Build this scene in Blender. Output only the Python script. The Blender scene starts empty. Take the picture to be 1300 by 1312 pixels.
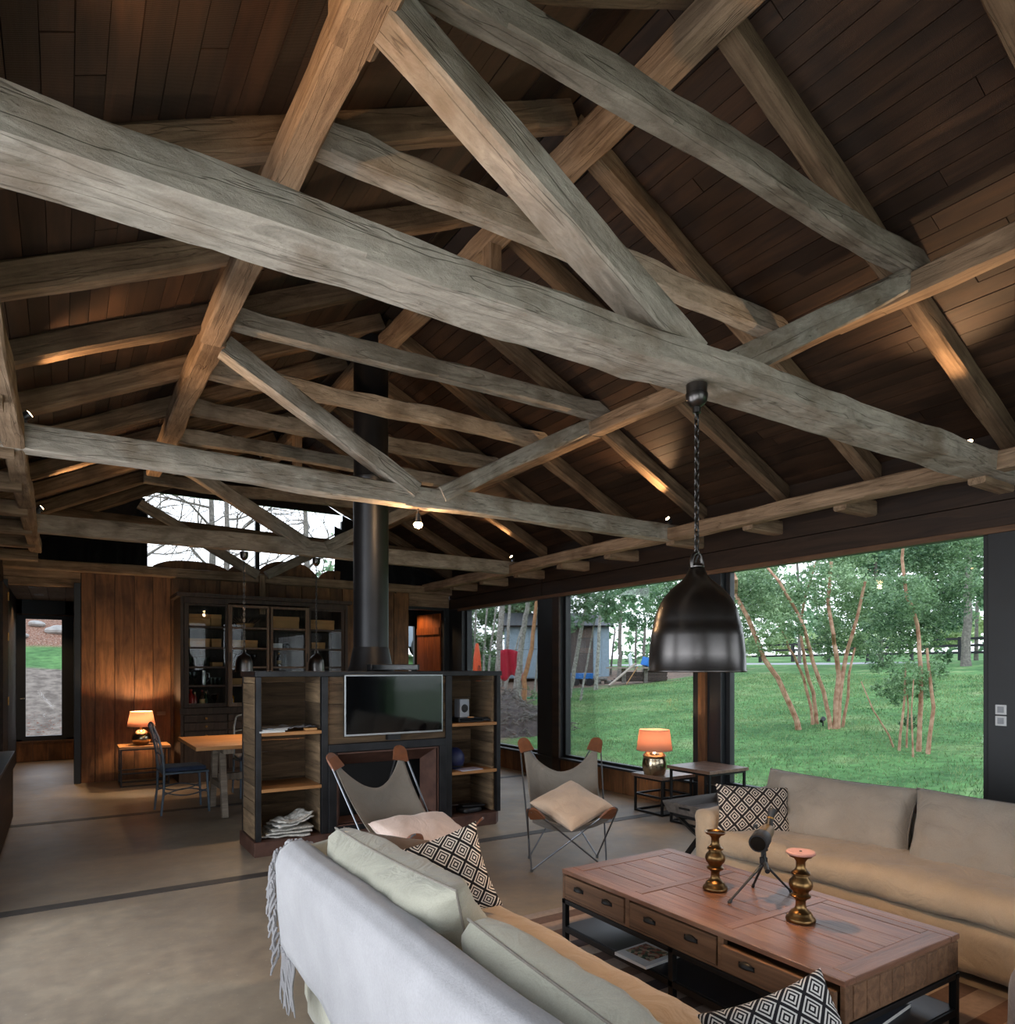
import bpy, math, random
from mathutils import Vector, Matrix, noise

scene = bpy.context.scene
C = scene.collection
R = random.Random(11)

# ------------------------------------------------------------------ camera
cam_data = bpy.data.cameras.new('camera')
cam = bpy.data.objects.new('camera', cam_data)
C.objects.link(cam)
cam.location = (0, 0, 1.5)
cam.rotation_euler = (math.radians(90), 0, -math.atan(570 / 889))
cam_data.sensor_fit = 'HORIZONTAL'
cam_data.sensor_width = 36
cam_data.lens = 889 / 1300 * 36
cam_data.shift_y = 201 / 1300
cam_data.clip_start = 0.05
cam_data.clip_end = 400
scene.camera = cam

# ------------------------------------------------------------------ exposure, sky
vs = scene.view_settings
vs.view_transform = 'Standard'
vs.look = 'None'
vs.gamma = 1.0
vs.use_curve_mapping = False
vs.exposure = 1.62
SKY = 1.0
world = bpy.data.worlds.new('overcast_sky')
scene.world = world
world.use_nodes = True
wn = world.node_tree.nodes
wl = world.node_tree.links
bg = wn['Background']
tc = wn.new('ShaderNodeTexCoord')
sep = wn.new('ShaderNodeSeparateXYZ')
wl.new(tc.outputs['Generated'], sep.inputs[0])
rmp = wn.new('ShaderNodeValToRGB')
rmp.color_ramp.elements[0].position = 0.0
rmp.color_ramp.elements[0].color = (0.86, 0.93, 1.0, 1)
rmp.color_ramp.elements[1].position = 0.9
rmp.color_ramp.elements[1].color = (0.66, 0.80, 1.0, 1)
wl.new(sep.outputs['Z'], rmp.inputs[0])
wl.new(rmp.outputs[0], bg.inputs[0])
bg.inputs[1].default_value = SKY


def portal(loc, rot, sx, sy):
    """light portal on a real window opening (helps sampling of the sky, emits nothing itself)"""
    d = bpy.data.lights.new('window_portal', 'AREA')
    d.shape = 'RECTANGLE'
    d.size = sx
    d.size_y = sy
    d.cycles.is_portal = True
    o = bpy.data.objects.new('window_portal', d)
    C.objects.link(o)
    o.location = loc
    o.rotation_euler = rot


HP = math.pi / 2
portal((5.85, 3.5, 1.4), (0, HP, 0), 2.3, 2.4)
portal((5.85, 6.23, 1.4), (0, HP, 0), 2.3, 2.3)
portal((5.85, 9.0, 1.4), (0, HP, 0), 2.3, 2.1)
portal((5.85, -0.9, 1.4), (0, HP, 0), 2.4, 3.2)


def daylight_fill(loc, rot, sx, sy, watts, color=(.88, .94, 1.0)):
    """area lamp added outside the glazing beside and behind camera to brighten the room"""
    d = bpy.data.lights.new('window_fill_lamp', 'AREA')
    d.shape = 'RECTANGLE'
    d.size = sx
    d.size_y = sy
    d.energy = watts
    d.color = color
    o = bpy.data.objects.new('window_fill_lamp', d)
    C.objects.link(o)
    o.location = loc
    o.rotation_euler = rot


daylight_fill((-1.0, -1.55, 1.2), (0, -HP - .6, 0), 2.4, 2.6, 30)  # added lamps, tilted up, that brighten the interior on top of the sky
daylight_fill((-1.0, 1.25, 1.2), (0, -HP - .7, 0), 2.4, 2.3, 26)
daylight_fill((-1.0, 4.0, 1.2), (0, -HP - .5, 0), 2.4, 2.2, 30)
daylight_fill((2.5, -3.95, 1.2), (HP + .4, 0, 0), 4.9, 2.6, 22)


def lamp_light(name, loc, watts, color, radius=0.03, parent=None, spot=None, rot=None, blend=.5):
    d = bpy.data.lights.new(name, 'SPOT' if spot else 'POINT')
    d.energy = watts
    d.color = color
    d.shadow_soft_size = radius
    if spot:
        d.spot_size = spot
        d.spot_blend = blend
    o = bpy.data.objects.new(name, d)
    C.objects.link(o)
    o.location = loc
    if rot:
        o.rotation_euler = rot
    if parent:
        o.parent = parent
    return o


WARM = (1.0, 0.62, 0.32)
SPOTW = 24

# ------------------------------------------------------------------ tagging


def tag(o, label=None, cat=None, group=None, kind=None):
    if label: o['label'] = label
    if cat: o['category'] = cat
    if group: o['group'] = group
    if kind: o['kind'] = kind
    return o


def thing(name, label, cat, loc=(0, 0, 0), rotz=0.0, group=None):
    o = bpy.data.objects.new(name, None)
    C.objects.link(o)
    o.empty_display_size = 0.1
    o.location = loc
    o.rotation_euler = (0, 0, rotz)
    return tag(o, label, cat, group)


def struct_root(name):
    o = bpy.data.objects.new(name, None)
    C.objects.link(o)
    o['kind'] = 'structure'
    return o


def dup(root, loc, rotz=None, label=None, group=None):
    r = root.copy()
    C.objects.link(r)
    r.location = loc
    if rotz is not None: r.rotation_euler = (0, 0, rotz)
    if label: r['label'] = label
    if group: r['group'] = group
    for ch in list(root.children):
        c = ch.copy()
        C.objects.link(c)
        c.parent = r
        for g in list(ch.children):
            d = g.copy()
            C.objects.link(d)
            d.parent = c
    return r


# ------------------------------------------------------------------ mesh builder
class MB:
    def __init__(self):
        self.v = []; self.f = []; self.uv = None

    def add(self, vs_, fs_):
        b = len(self.v)
        self.v += [tuple(p) for p in vs_]
        self.f += [tuple(i + b for i in q) for q in fs_]
        return self

    def box(self, x0, x1, y0, y1, z0, z1):
        return self.add([(x0, y0, z0), (x1, y0, z0), (x1, y1, z0), (x0, y1, z0),
                         (x0, y0, z1), (x1, y0, z1), (x1, y1, z1), (x0, y1, z1)],
                        [(0, 3, 2, 1), (4, 5, 6, 7), (0, 1, 5, 4), (1, 2, 6, 5), (2, 3, 7, 6), (3, 0, 4, 7)])

    def obox(self, c, size, rot=None):
        m = Matrix.Translation(c) @ (rot.to_4x4() if rot else Matrix())
        a, b, d = size[0] / 2, size[1] / 2, size[2] / 2
        vv = [m @ Vector(p) for p in [(-a, -b, -d), (a, -b, -d), (a, b, -d), (-a, b, -d),
                                      (-a, -b, d), (a, -b, d), (a, b, d), (-a, b, d)]]
        return self.add(vv, [(0, 3, 2, 1), (4, 5, 6, 7), (0, 1, 5, 4), (1, 2, 6, 5), (2, 3, 7, 6), (3, 0, 4, 7)])

    def bar(self, p0, p1, w, h, up=(0, 0, 1)):
        p0 = Vector(p0); p1 = Vector(p1)
        x = (p1 - p0).normalized()
        y = Vector(up).cross(x)
        if y.length < 1e-4: y = Vector((0, 1, 0)).cross(x)
        y.normalize()
        z = x.cross(y)
        rot = Matrix((x, y, z)).transposed()
        return self.obox((p0 + p1) / 2, ((p1 - p0).length, w, h), rot)

    def tube(self, pts, r, n=8, closed=False, cap=True):
        pts = [Vector(p) for p in pts]
        rs = r if isinstance(r, (list, tuple)) else [r] * len(pts)
        b = len(self.v)
        prev = None
        m = len(pts)
        for i, p in enumerate(pts):
            if closed:
                t = pts[(i + 1) % m] - pts[i - 1]
            else:
                t = pts[min(i + 1, m - 1)] - pts[max(i - 1, 0)]
            t.normalize()
            if prev is None:
                a = Vector((0, 0, 1)) if abs(t.z) < .9 else Vector((1, 0, 0))
                u = t.cross(a).normalized()
            else:
                u = (prev - t * prev.dot(t)).normalized()
            prev = u
            w = t.cross(u)
            for k in range(n):
                an = 2 * math.pi * k / n
                self.v.append(tuple(p + (u * math.cos(an) + w * math.sin(an)) * rs[i]))
        for i in range(m if closed else m - 1):
            j = (i + 1) % m
            for k in range(n):
                k2 = (k + 1) % n
                self.f.append((b + i * n + k, b + i * n + k2, b + j * n + k2, b + j * n + k))
        if cap and not closed:
            self.f.append(tuple(b + k for k in reversed(range(n))))
            self.f.append(tuple(b + (m - 1) * n + k for k in range(n)))
        return self

    def lathe(self, prof, cx=0, cy=0, n=24, cap=(False, False)):
        b = len(self.v)
        for r, z in prof:
            for k in range(n):
                an = 2 * math.pi * k / n
                self.v.append((cx + r * math.cos(an), cy + r * math.sin(an), z))
        m = len(prof)
        for i in range(m - 1):
            for k in range(n):
                k2 = (k + 1) % n
                self.f.append((b + i * n + k, b + i * n + k2, b + (i + 1) * n + k2, b + (i + 1) * n + k))
        if cap[0]: self.f.append(tuple(b + k for k in reversed(range(n))))
        if cap[1]: self.f.append(tuple(b + (m - 1) * n + k for k in range(n)))
        return self

    def grid(self, fn, nu, nv, uv=False):
        b = len(self.v)
        for j in range(nv + 1):
            for i in range(nu + 1):
                self.v.append(tuple(fn(i / nu, j / nv)))
        for j in range(nv):
            for i in range(nu):
                a = b + j * (nu + 1) + i
                self.f.append((a, a + 1, a + nu + 2, a + nu + 1))
        return self

    def build(self, name, mat, parent=None, loc=(0, 0, 0), rot=None, bevel=0.0, smooth=False, solid=0.0, sub=0, flat=40):
        me = bpy.data.meshes.new(name)
        me.from_pydata(self.v, [], self.f)
        if self.uv:
            lay = me.uv_layers.new(name='UVMap')
            idx = [0] * len(me.loops)
            me.loops.foreach_get('vertex_index', idx)
            for i, vi in enumerate(idx):
                lay.data[i].uv = self.uv[vi]
        if smooth:
            me.shade_smooth()
            if flat: me.set_sharp_from_angle(angle=math.radians(flat))
        me.update()
        o = bpy.data.objects.new(name, me)
        C.objects.link(o)
        if mat: me.materials.append(mat)
        o.location = loc
        if rot is not None:
            o.rotation_euler = rot
        if parent: o.parent = parent
        if solid:
            s_ = o.modifiers.new('thickness', 'SOLIDIFY'); s_.thickness = solid; s_.offset = 0
        if bevel:
            b_ = o.modifiers.new('bevel', 'BEVEL'); b_.width = bevel; b_.segments = 2
            b_.limit_method = 'ANGLE'; b_.angle_limit = math.radians(40)
        if sub:
            s_ = o.modifiers.new('sub', 'SUBSURF'); s_.levels = sub; s_.render_levels = sub
        return o


def box(name, mat, x0, x1, y0, y1, z0, z1, parent=None, bevel=0.0):
    """box whose origin is its own centre (parent must be unrotated/at origin or coords local to it)"""
    cx, cy, cz = (x0 + x1) / 2, (y0 + y1) / 2, (z0 + z1) / 2
    return MB().box(x0 - cx, x1 - cx, y0 - cy, y1 - cy, z0 - cz, z1 - cz).build(name, mat, parent, (cx, cy, cz), bevel=bevel)


def frame_of(x, up):
    x = Vector(x).normalized()
    y = Vector(up).cross(x)
    if y.length < 1e-4: y = Vector((0, 1, 0)).cross(x)
    y.normalize()
    z = x.cross(y)
    return Matrix((x, y, z)).transposed()


def beam(name, p0, p1, w, h, mat, parent=None, up=(0, 0, 1), wob=.012, seed=None, ch=.09, taper=1.0, rel=(0, 0, 0)):
    """hewn timber: chamfered section running along local X with an uneven surface"""
    p0 = Vector(p0); p1 = Vector(p1)
    L = (p1 - p0).length
    seed = R.random() * 100 if seed is None else seed
    n = max(4, int(L / .16))
    mb = MB()
    c = ch
    sec = [(-.5 + c, -.5), (.5 - c, -.5), (.5, -.5 + c), (.5, .5 - c), (.5 - c, .5), (-.5 + c, .5), (-.5, .5 - c), (-.5, -.5 + c)]
    for i in range(n + 1):
        t = i / n
        x = L * t
        k = 1 + (taper - 1) * t
        ox = noise.noise((x * .55, seed, 0)) * wob * 1.6
        oz = noise.noise((x * .55, seed, 7)) * wob * 1.6
        for q, (a, b) in enumerate(sec):
            j = noise.noise((x * 2.1, seed + q * 3.1, 3)) * wob + noise.noise((x * 6, seed + q * 5.1, 9)) * wob * .5
            mb.v.append((x, a * w * k * (1 + j / w * 1.4) + ox, b * h * k * (1 + j / h * 1.4) + oz))
    for i in range(n):
        for q in range(8):
            q2 = (q + 1) % 8
            mb.f.append((i * 8 + q, (i + 1) * 8 + q, (i + 1) * 8 + q2, i * 8 + q2))
    mb.f.append(tuple(range(8)))
    mb.f.append(tuple(n * 8 + q for q in reversed(range(8))))
    o = mb.build(name, mat, parent, smooth=True, flat=28)
    o.rotation_mode = 'QUATERNION'
    o.rotation_quaternion = frame_of(p1 - p0, up).to_quaternion()
    o.location = p0 - Vector(rel)
    return o


def softbox(name, mat, x0, x1, y0, y1, z0, z1, r=.06, parent=None, amp=.008, freq=5, seed=0, step=.05, puff=0.0):
    """upholstered block: rounded edges, slight puff and cloth wrinkles"""
    cx, cy, cz = (x0 + x1) / 2, (y0 + y1) / 2, (z0 + z1) / 2
    hx, hy, hz = (x1 - x0) / 2, (y1 - y0) / 2, (z1 - z0) / 2
    r = min(r, hx * .98, hy * .98, hz * .98)
    mb = MB()
    key = {}

    def vert(p):
        kk = (round(p[0], 4), round(p[1], 4), round(p[2], 4))
        if kk in key: return key[kk]
        q = Vector((max(-hx + r, min(hx - r, p[0])), max(-hy + r, min(hy - r, p[1])), max(-hz + r, min(hz - r, p[2]))))
        d = Vector(p) - q
        nn = d.normalized() if d.length > 1e-6 else Vector((0, 0, 1))
        w = q + nn * r if d.length > 1e-6 else Vector(p)
        a = noise.noise((w.x * freq + seed, w.y * freq * .6, w.z * freq)) + .5 * noise.noise((w.x * freq * 3 + seed, w.y * freq * 2, w.z * freq * 3))
        bul = puff * (1 - (p[0] / hx) ** 2) * (1 - (p[1] / hy) ** 2)
        w += nn * a * amp
        w.z += bul * (1 if p[2] > 0 else 0)
        key[kk] = len(mb.v)
        mb.v.append(tuple(w))
        return key[kk]

    dims = [(hx, hy, hz)]
    n = [max(3, int(round(2 * h / step))) for h in (hx, hy, hz)]

    def lin(h, nn): return [-h + 2 * h * i / nn for i in range(nn + 1)]
    X, Y, Z = lin(hx, n[0]), lin(hy, n[1]), lin(hz, n[2])
    for i in range(n[0]):
        for j in range(n[1]):
            for zz, fl in ((Z[-1], 0), (Z[0], 1)):
                q = [vert((X[i], Y[j], zz)), vert((X[i + 1], Y[j], zz)), vert((X[i + 1], Y[j + 1], zz)), vert((X[i], Y[j + 1], zz))]
                mb.f.append(tuple(q[::-1] if fl else q))
    for i in range(n[0]):
        for k in range(n[2]):
            for yy, fl in ((Y[0], 0), (Y[-1], 1)):
                q = [vert((X[i], yy, Z[k])), vert((X[i + 1], yy, Z[k])), vert((X[i + 1], yy, Z[k + 1])), vert((X[i], yy, Z[k + 1]))]
                mb.f.append(tuple(q[::-1] if fl else q))
    for j in range(n[1]):
        for k in range(n[2]):
            for xx, fl in ((X[-1], 0), (X[0], 1)):
                q = [vert((xx, Y[j], Z[k])), vert((xx, Y[j + 1], Z[k])), vert((xx, Y[j + 1], Z[k + 1])), vert((xx, Y[j], Z[k + 1]))]
                mb.f.append(tuple(q[::-1] if fl else q))
    return mb.build(name, mat, parent, (cx, cy, cz), smooth=True, flat=0)


def pillow_mb(w, h, t, seed=0, n=20, pinch=.1, wr=.012, sag=0.0, bulge=.42):
    """cushion lying in its local XY plane, two puffed faces, concave edges, pointed corners, cloth creases"""
    mb = MB(); mb.uv = []
    for side in (1, -1):
        b = len(mb.v)
        for j in range(n + 1):
            for i in range(n + 1):
                u = -math.cos(math.pi * i / n); v = -math.cos(math.pi * j / n)
                u = .5 * u + .5 * (-1 + 2 * i / n); v = .5 * v + .5 * (-1 + 2 * j / n)
                e = max(0, (1 - u * u) * (1 - v * v))
                x = u * w / 2 * (1 - pinch * (1 - v * v) * abs(u) ** 3)
                y = v * h / 2 * (1 - pinch * (1 - u * u) * abs(v) ** 3)
                z = t / 2 * e ** bulge
                cr = noise.noise((x * 7 + seed, y * 7, side * 3.3)) + .6 * noise.noise((x * 17 + seed, y * 15, side))
                cr += .8 * noise.noise((math.atan2(v, u) * 3 + seed, 2.2, side))
                z = side * (z + cr * wr * min(1, e * 4))
                z -= sag * (u * u + v * v) / 2
                mb.v.append((x, y, z)); mb.uv.append(((u + 1) / 2, (v + 1) / 2))
        for j in range(n):
            for i in range(n):
                a = b + j * (n + 1) + i
                q = (a, a + 1, a + n + 2, a + n + 1)
                mb.f.append(q if side == 1 else q[::-1])
    return mb


def place(o, loc, xaxis, yaxis):
    """orient o so that its local X/Y follow the given world directions"""
    x = Vector(xaxis).normalized()
    y = Vector(yaxis); y = (y - x * y.dot(x)).normalized()
    z = x.cross(y)
    o.rotation_mode = 'QUATERNION'
    o.rotation_quaternion = Matrix((x, y, z)).transposed().to_quaternion()
    o.location = loc
    return o


# ------------------------------------------------------------------ materials
def srgb(r, g, b):
    def f(c):
        c /= 255
        return c / 12.92 if c <= .04045 else ((c + .055) / 1.055) ** 2.4
    return (f(r), f(g), f(b), 1)


def newmat(name):
    m = bpy.data.materials.new(name)
    m.use_nodes = True
    nt = m.node_tree
    return m, nt.nodes, nt.links, nt.nodes['Principled BSDF']


def ramp(N, stops):
    r = N.new('ShaderNodeValToRGB')
    e = r.color_ramp.elements
    e[0].position, e[0].color = stops[0]
    e[1].position, e[1].color = stops[-1]
    for p, c in stops[1:-1]:
        q = e.new(p); q.color = c
    return r


def objcoord(N, L, scale, rnd=True):
    tc_ = N.new('ShaderNodeTexCoord')
    vec = tc_.outputs['Object']
    if rnd:
        oi = N.new('ShaderNodeObjectInfo')
        mu = N.new('ShaderNodeMath'); mu.operation = 'MULTIPLY'; mu.inputs[1].default_value = 37.0
        L.new(oi.outputs['Random'], mu.inputs[0])
        ad = N.new('ShaderNodeVectorMath'); ad.operation = 'ADD'
        L.new(vec, ad.inputs[0]); L.new(mu.outputs[0], ad.inputs[1])
        vec = ad.outputs[0]
    mp = N.new('ShaderNodeMapping')
    mp.inputs['Scale'].default_value = scale
    L.new(vec, mp.inputs['Vector'])
    return mp.outputs[0]


def wood(name, dark, light, axis=0, grain=14, rough=.7, bump=.25, rnd=.35, stain=None, stain_amt=.5, spec=.3, saw=0.0, long=1.1):
    m, N, L, B = newmat(name)
    sc = [grain] * 3; sc[axis] = long
    co = objcoord(N, L, sc)
    n1 = N.new('ShaderNodeTexNoise'); n1.inputs['Scale'].default_value = 1.6
    n1.inputs['Detail'].default_value = 7; n1.inputs['Roughness'].default_value = .62; n1.inputs['Distortion'].default_value = .9
    L.new(co, n1.inputs['Vector'])
    r = ramp(N, [(.28, dark), (.72, light)])
    L.new(n1.outputs['Fac'], r.inputs[0])
    colr = r.outputs[0]
    co2 = objcoord(N, L, (2.2, 2.2, 2.2))
    n2 = N.new('ShaderNodeTexNoise'); n2.inputs['Scale'].default_value = 1.3; n2.inputs['Detail'].default_value = 5
    L.new(co2, n2.inputs['Vector'])
    if stain:
        r2 = ramp(N, [(.46, (0, 0, 0, 1)), (.66, (1, 1, 1, 1))])
        L.new(n2.outputs['Fac'], r2.inputs[0])
        ms = N.new('ShaderNodeMath'); ms.operation = 'MULTIPLY'; ms.inputs[1].default_value = stain_amt
        L.new(r2.outputs[0], ms.inputs[0])
        mx = N.new('ShaderNodeMixRGB'); mx.inputs[2].default_value = stain
        L.new(ms.outputs[0], mx.inputs[0]); L.new(colr, mx.inputs[1])
        colr = mx.outputs[0]
    oi = N.new('ShaderNodeObjectInfo')
    mr = N.new('ShaderNodeMapRange'); mr.inputs['To Min'].default_value = 1 - rnd; mr.inputs['To Max'].default_value = 1 + rnd
    L.new(oi.outputs['Random'], mr.inputs[0])
    mm = N.new('ShaderNodeMixRGB'); mm.blend_type = 'MULTIPLY'; mm.inputs[0].default_value = 1
    L.new(colr, mm.inputs[1]); L.new(mr.outputs[0], mm.inputs[2])
    L.new(mm.outputs[0], B.inputs['Base Color'])
    B.inputs['Roughness'].default_value = rough
    B.inputs['Specular IOR Level'].default_value = spec
    bp = N.new('ShaderNodeBump'); bp.inputs['Strength'].default_value = bump; bp.inputs['Distance'].default_value = .01
    hh = n1.outputs['Fac']
    if saw:
        w = N.new('ShaderNodeTexWave'); w.wave_type = 'BANDS'; w.bands_direction = 'XYZ'[axis]
        w.inputs['Scale'].default_value = saw; w.inputs['Distortion'].default_value = 1.5; w.inputs['Detail'].default_value = 1
        L.new(objcoord(N, L, (1, 1, 1)), w.inputs['Vector'])
        ad = N.new('ShaderNodeMath'); ad.operation = 'MULTIPLY_ADD'; ad.inputs[1].default_value = .45
        L.new(w.outputs['Fac'], ad.inputs[0]); L.new(hh, ad.inputs[2])
        hh = ad.outputs[0]
    L.new(hh, bp.inputs['Height'])
    L.new(bp.outputs[0], B.inputs['Normal'])
    return m


def weather(m, crack=.55, grime=srgb(52, 42, 32)):
    """add long dark drying cracks, worm specks and adze marks to a timber material"""
    N, L = m.node_tree.nodes, m.node_tree.links
    B = N['Principled BSDF']
    col_in = B.inputs['Base Color'].links[0].from_socket
    v = N.new('ShaderNodeTexNoise'); v.inputs['Scale'].default_value = 1; v.inputs['Detail'].default_value = 3; v.inputs['Distortion'].default_value = .4
    L.new(objcoord(N, L, (.8, 12, 12)), v.inputs['Vector'])
    r1 = ramp(N, [(.49, (0, 0, 0, 1)), (.4985, (.8, .8, .8, 1)), (.5015, (.8, .8, .8, 1)), (.51, (0, 0, 0, 1))])
    L.new(v.outputs['Fac'], r1.inputs[0])
    k = N.new('ShaderNodeTexNoise'); k.inputs['Scale'].default_value = 1; k.inputs['Detail'].default_value = 8; k.inputs['Roughness'].default_value = .7
    L.new(objcoord(N, L, (16, 30, 30)), k.inputs['Vector'])
    r2 = ramp(N, [(.60, (0, 0, 0, 1)), (.72, (1, 1, 1, 1))]); L.new(k.outputs['Fac'], r2.inputs[0])
    g_ = N.new('ShaderNodeTexNoise'); g_.inputs['Scale'].default_value = 1; g_.inputs['Detail'].default_value = 2
    L.new(objcoord(N, L, (1.3, 4, 4)), g_.inputs['Vector'])
    r3 = ramp(N, [(.48, (0, 0, 0, 1)), (.6, (1, 1, 1, 1))]); L.new(g_.outputs['Fac'], r3.inputs[0])
    a = N.new('ShaderNodeMath'); a.operation = 'MULTIPLY'; L.new(r2.outputs[0], a.inputs[0]); L.new(r3.outputs[0], a.inputs[1])
    b = N.new('ShaderNodeMath'); b.operation = 'MAXIMUM'; L.new(r1.outputs[0], b.inputs[0]); L.new(a.outputs[0], b.inputs[1])
    c = N.new('ShaderNodeMath'); c.operation = 'MULTIPLY'; c.inputs[1].default_value = crack; L.new(b.outputs[0], c.inputs[0])
    mx = N.new('ShaderNodeMixRGB'); mx.inputs[2].default_value = grime
    L.new(c.outputs[0], mx.inputs[0]); L.new(col_in, mx.inputs[1]); L.new(mx.outputs[0], B.inputs['Base Color'])
    bp = N.new('ShaderNodeBump'); bp.inputs['Strength'].default_value = .7; bp.inputs['Distance'].default_value = .012
    s_ = N.new('ShaderNodeMath'); s_.operation = 'MULTIPLY_ADD'; s_.inputs[1].default_value = -.6
    L.new(b.outputs[0], s_.inputs[0]); L.new(k.outputs['Fac'], s_.inputs[2])
    L.new(s_.outputs[0], bp.inputs['Height'])
    L.new(B.inputs['Normal'].links[0].from_socket, bp.inputs['Normal'])
    L.new(bp.outputs[0], B.inputs['Normal'])


def plain(name, col, rough=.6, metal=0.0, var=.15, scale=8, bump=0.0, spec=.5, alpha=None, col2=None, coat=0.0, rnd=0.0):
    m, N, L, B = newmat(name)
    co = objcoord(N, L, (scale, scale, scale))
    n1 = N.new('ShaderNodeTexNoise'); n1.inputs['Scale'].default_value = 1; n1.inputs['Detail'].default_value = 5
    L.new(co, n1.inputs['Vector'])
    c2 = col2 or tuple(min(1, c * (1 + var)) for c in col[:3]) + (1,)
    c1 = tuple(c * (1 - var) for c in col[:3]) + (1,)
    if col2: c1 = col
    r = ramp(N, [(.3, c1), (.7, c2)])
    L.new(n1.outputs['Fac'], r.inputs[0])
    out = r.outputs[0]
    if rnd:
        oi = N.new('ShaderNodeObjectInfo')
        mr = N.new('ShaderNodeMapRange'); mr.inputs['To Min'].default_value = 1 - rnd; mr.inputs['To Max'].default_value = 1 + rnd
        L.new(oi.outputs['Random'], mr.inputs[0])
        mm = N.new('ShaderNodeMixRGB'); mm.blend_type = 'MULTIPLY'; mm.inputs[0].default_value = 1
        L.new(out, mm.inputs[1]); L.new(mr.outputs[0], mm.inputs[2]); out = mm.outputs[0]
    L.new(out, B.inputs['Base Color'])
    B.inputs['Roughness'].default_value = rough
    B.inputs['Metallic'].default_value = metal
    B.inputs['Specular IOR Level'].default_value = spec
    B.inputs['Coat Weight'].default_value = coat
    if bump:
        bp = N.new('ShaderNodeBump'); bp.inputs['Strength'].default_value = bump; bp.inputs['Distance'].default_value = .01
        L.new(n1.outputs['Fac'], bp.inputs['Height']); L.new(bp.outputs[0], B.inputs['Normal'])
    return m


def fabric(name, col, var=.12, weave=260, bump=.25, rough=.95, sheen=.2, crease=.3):
    m, N, L, B = newmat(name)
    n0 = N.new('ShaderNodeTexNoise'); n0.inputs['Scale'].default_value = 5; n0.inputs['Detail'].default_value = 6
    n1 = N.new('ShaderNodeTexNoise'); n1.inputs['Scale'].default_value = weave; n1.inputs['Detail'].default_value = 2
    co = objcoord(N, L, (1, 1, 1))
    L.new(co, n0.inputs['Vector']); L.new(co, n1.inputs['Vector'])
    ad = N.new('ShaderNodeMath'); ad.operation = 'MULTIPLY_ADD'; ad.inputs[1].default_value = .55
    L.new(n1.outputs['Fac'], ad.inputs[0]); L.new(n0.outputs['Fac'], ad.inputs[2])
    nc = N.new('ShaderNodeTexNoise'); nc.inputs['Scale'].default_value = 7; nc.inputs['Detail'].default_value = 3; nc.inputs['Distortion'].default_value = 1.6
    L.new(co, nc.inputs['Vector'])
    bc = N.new('ShaderNodeBump'); bc.inputs['Strength'].default_value = crease; bc.inputs['Distance'].default_value = .05
    L.new(nc.outputs['Fac'], bc.inputs['Height'])
    r = ramp(N, [(.5, tuple(c * (1 - var) for c in col[:3]) + (1,)), (1.05 if False else 1.0, tuple(min(1, c * (1 + var)) for c in col[:3]) + (1,))])
    L.new(ad.outputs[0], r.inputs[0])
    L.new(r.outputs[0], B.inputs['Base Color'])
    B.inputs['Roughness'].default_value = rough
    B.inputs['Specular IOR Level'].default_value = .1
    B.inputs['Sheen Weight'].default_value = sheen
    bp = N.new('ShaderNodeBump'); bp.inputs['Strength'].default_value = bump; bp.inputs['Distance'].default_value = .004
    L.new(ad.outputs[0], bp.inputs['Height']); L.new(bc.outputs[0], bp.inputs['Normal']); L.new(bp.outputs[0], B.inputs['Normal'])
    return m


def diamond_fabric(name, nx, ny, rings, c_dark, c_light):
    """woven cloth with a printed lattice of concentric diamonds"""
    m, N, L, B = newmat(name)
    tc_ = N.new('ShaderNodeTexCoord')
    sp = N.new('ShaderNodeSeparateXYZ'); L.new(tc_.outputs['UV'], sp.inputs[0])

    def mth(op, a, b=None):
        q = N.new('ShaderNodeMath'); q.operation = op
        for i, s in enumerate((a, b)):
            if s is None: continue
            if isinstance(s, (int, float)): q.inputs[i].default_value = s
            else: L.new(s, q.inputs[i])
        return q.outputs[0]

    def cell(s, k):
        fr = mth('FRACT', mth('MULTIPLY', s, k))
        return mth('ABSOLUTE', mth('SUBTRACT', fr, .5))
    d = mth('ADD', cell(sp.outputs['X'], nx), cell(sp.outputs['Y'], ny))
    # fold the lattice so diamonds share borders
    d = mth('ABSOLUTE', mth('SUBTRACT', d, .5))
    s_ = mth('FRACT', mth('MULTIPLY', d, rings * 2))
    st = mth('GREATER_THAN', s_, .5)
    mx = N.new('ShaderNodeMixRGB'); mx.inputs[1].default_value = c_dark; mx.inputs[2].default_value = c_light
    L.new(st, mx.inputs[0]); L.new(mx.outputs[0], B.inputs['Base Color'])
    B.inputs['Roughness'].default_value = .95; B.inputs['Specular IOR Level'].default_value = .1
    n1 = N.new('ShaderNodeTexNoise'); n1.inputs['Scale'].default_value = 180
    L.new(tc_.outputs['Object'], n1.inputs['Vector'])
    bp = N.new('ShaderNodeBump'); bp.inputs['Strength'].default_value = .4; bp.inputs['Distance'].default_value = .004
    L.new(n1.outputs['Fac'], bp.inputs['Height']); L.new(bp.outputs[0], B.inputs['Normal'])
    return m


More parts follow.
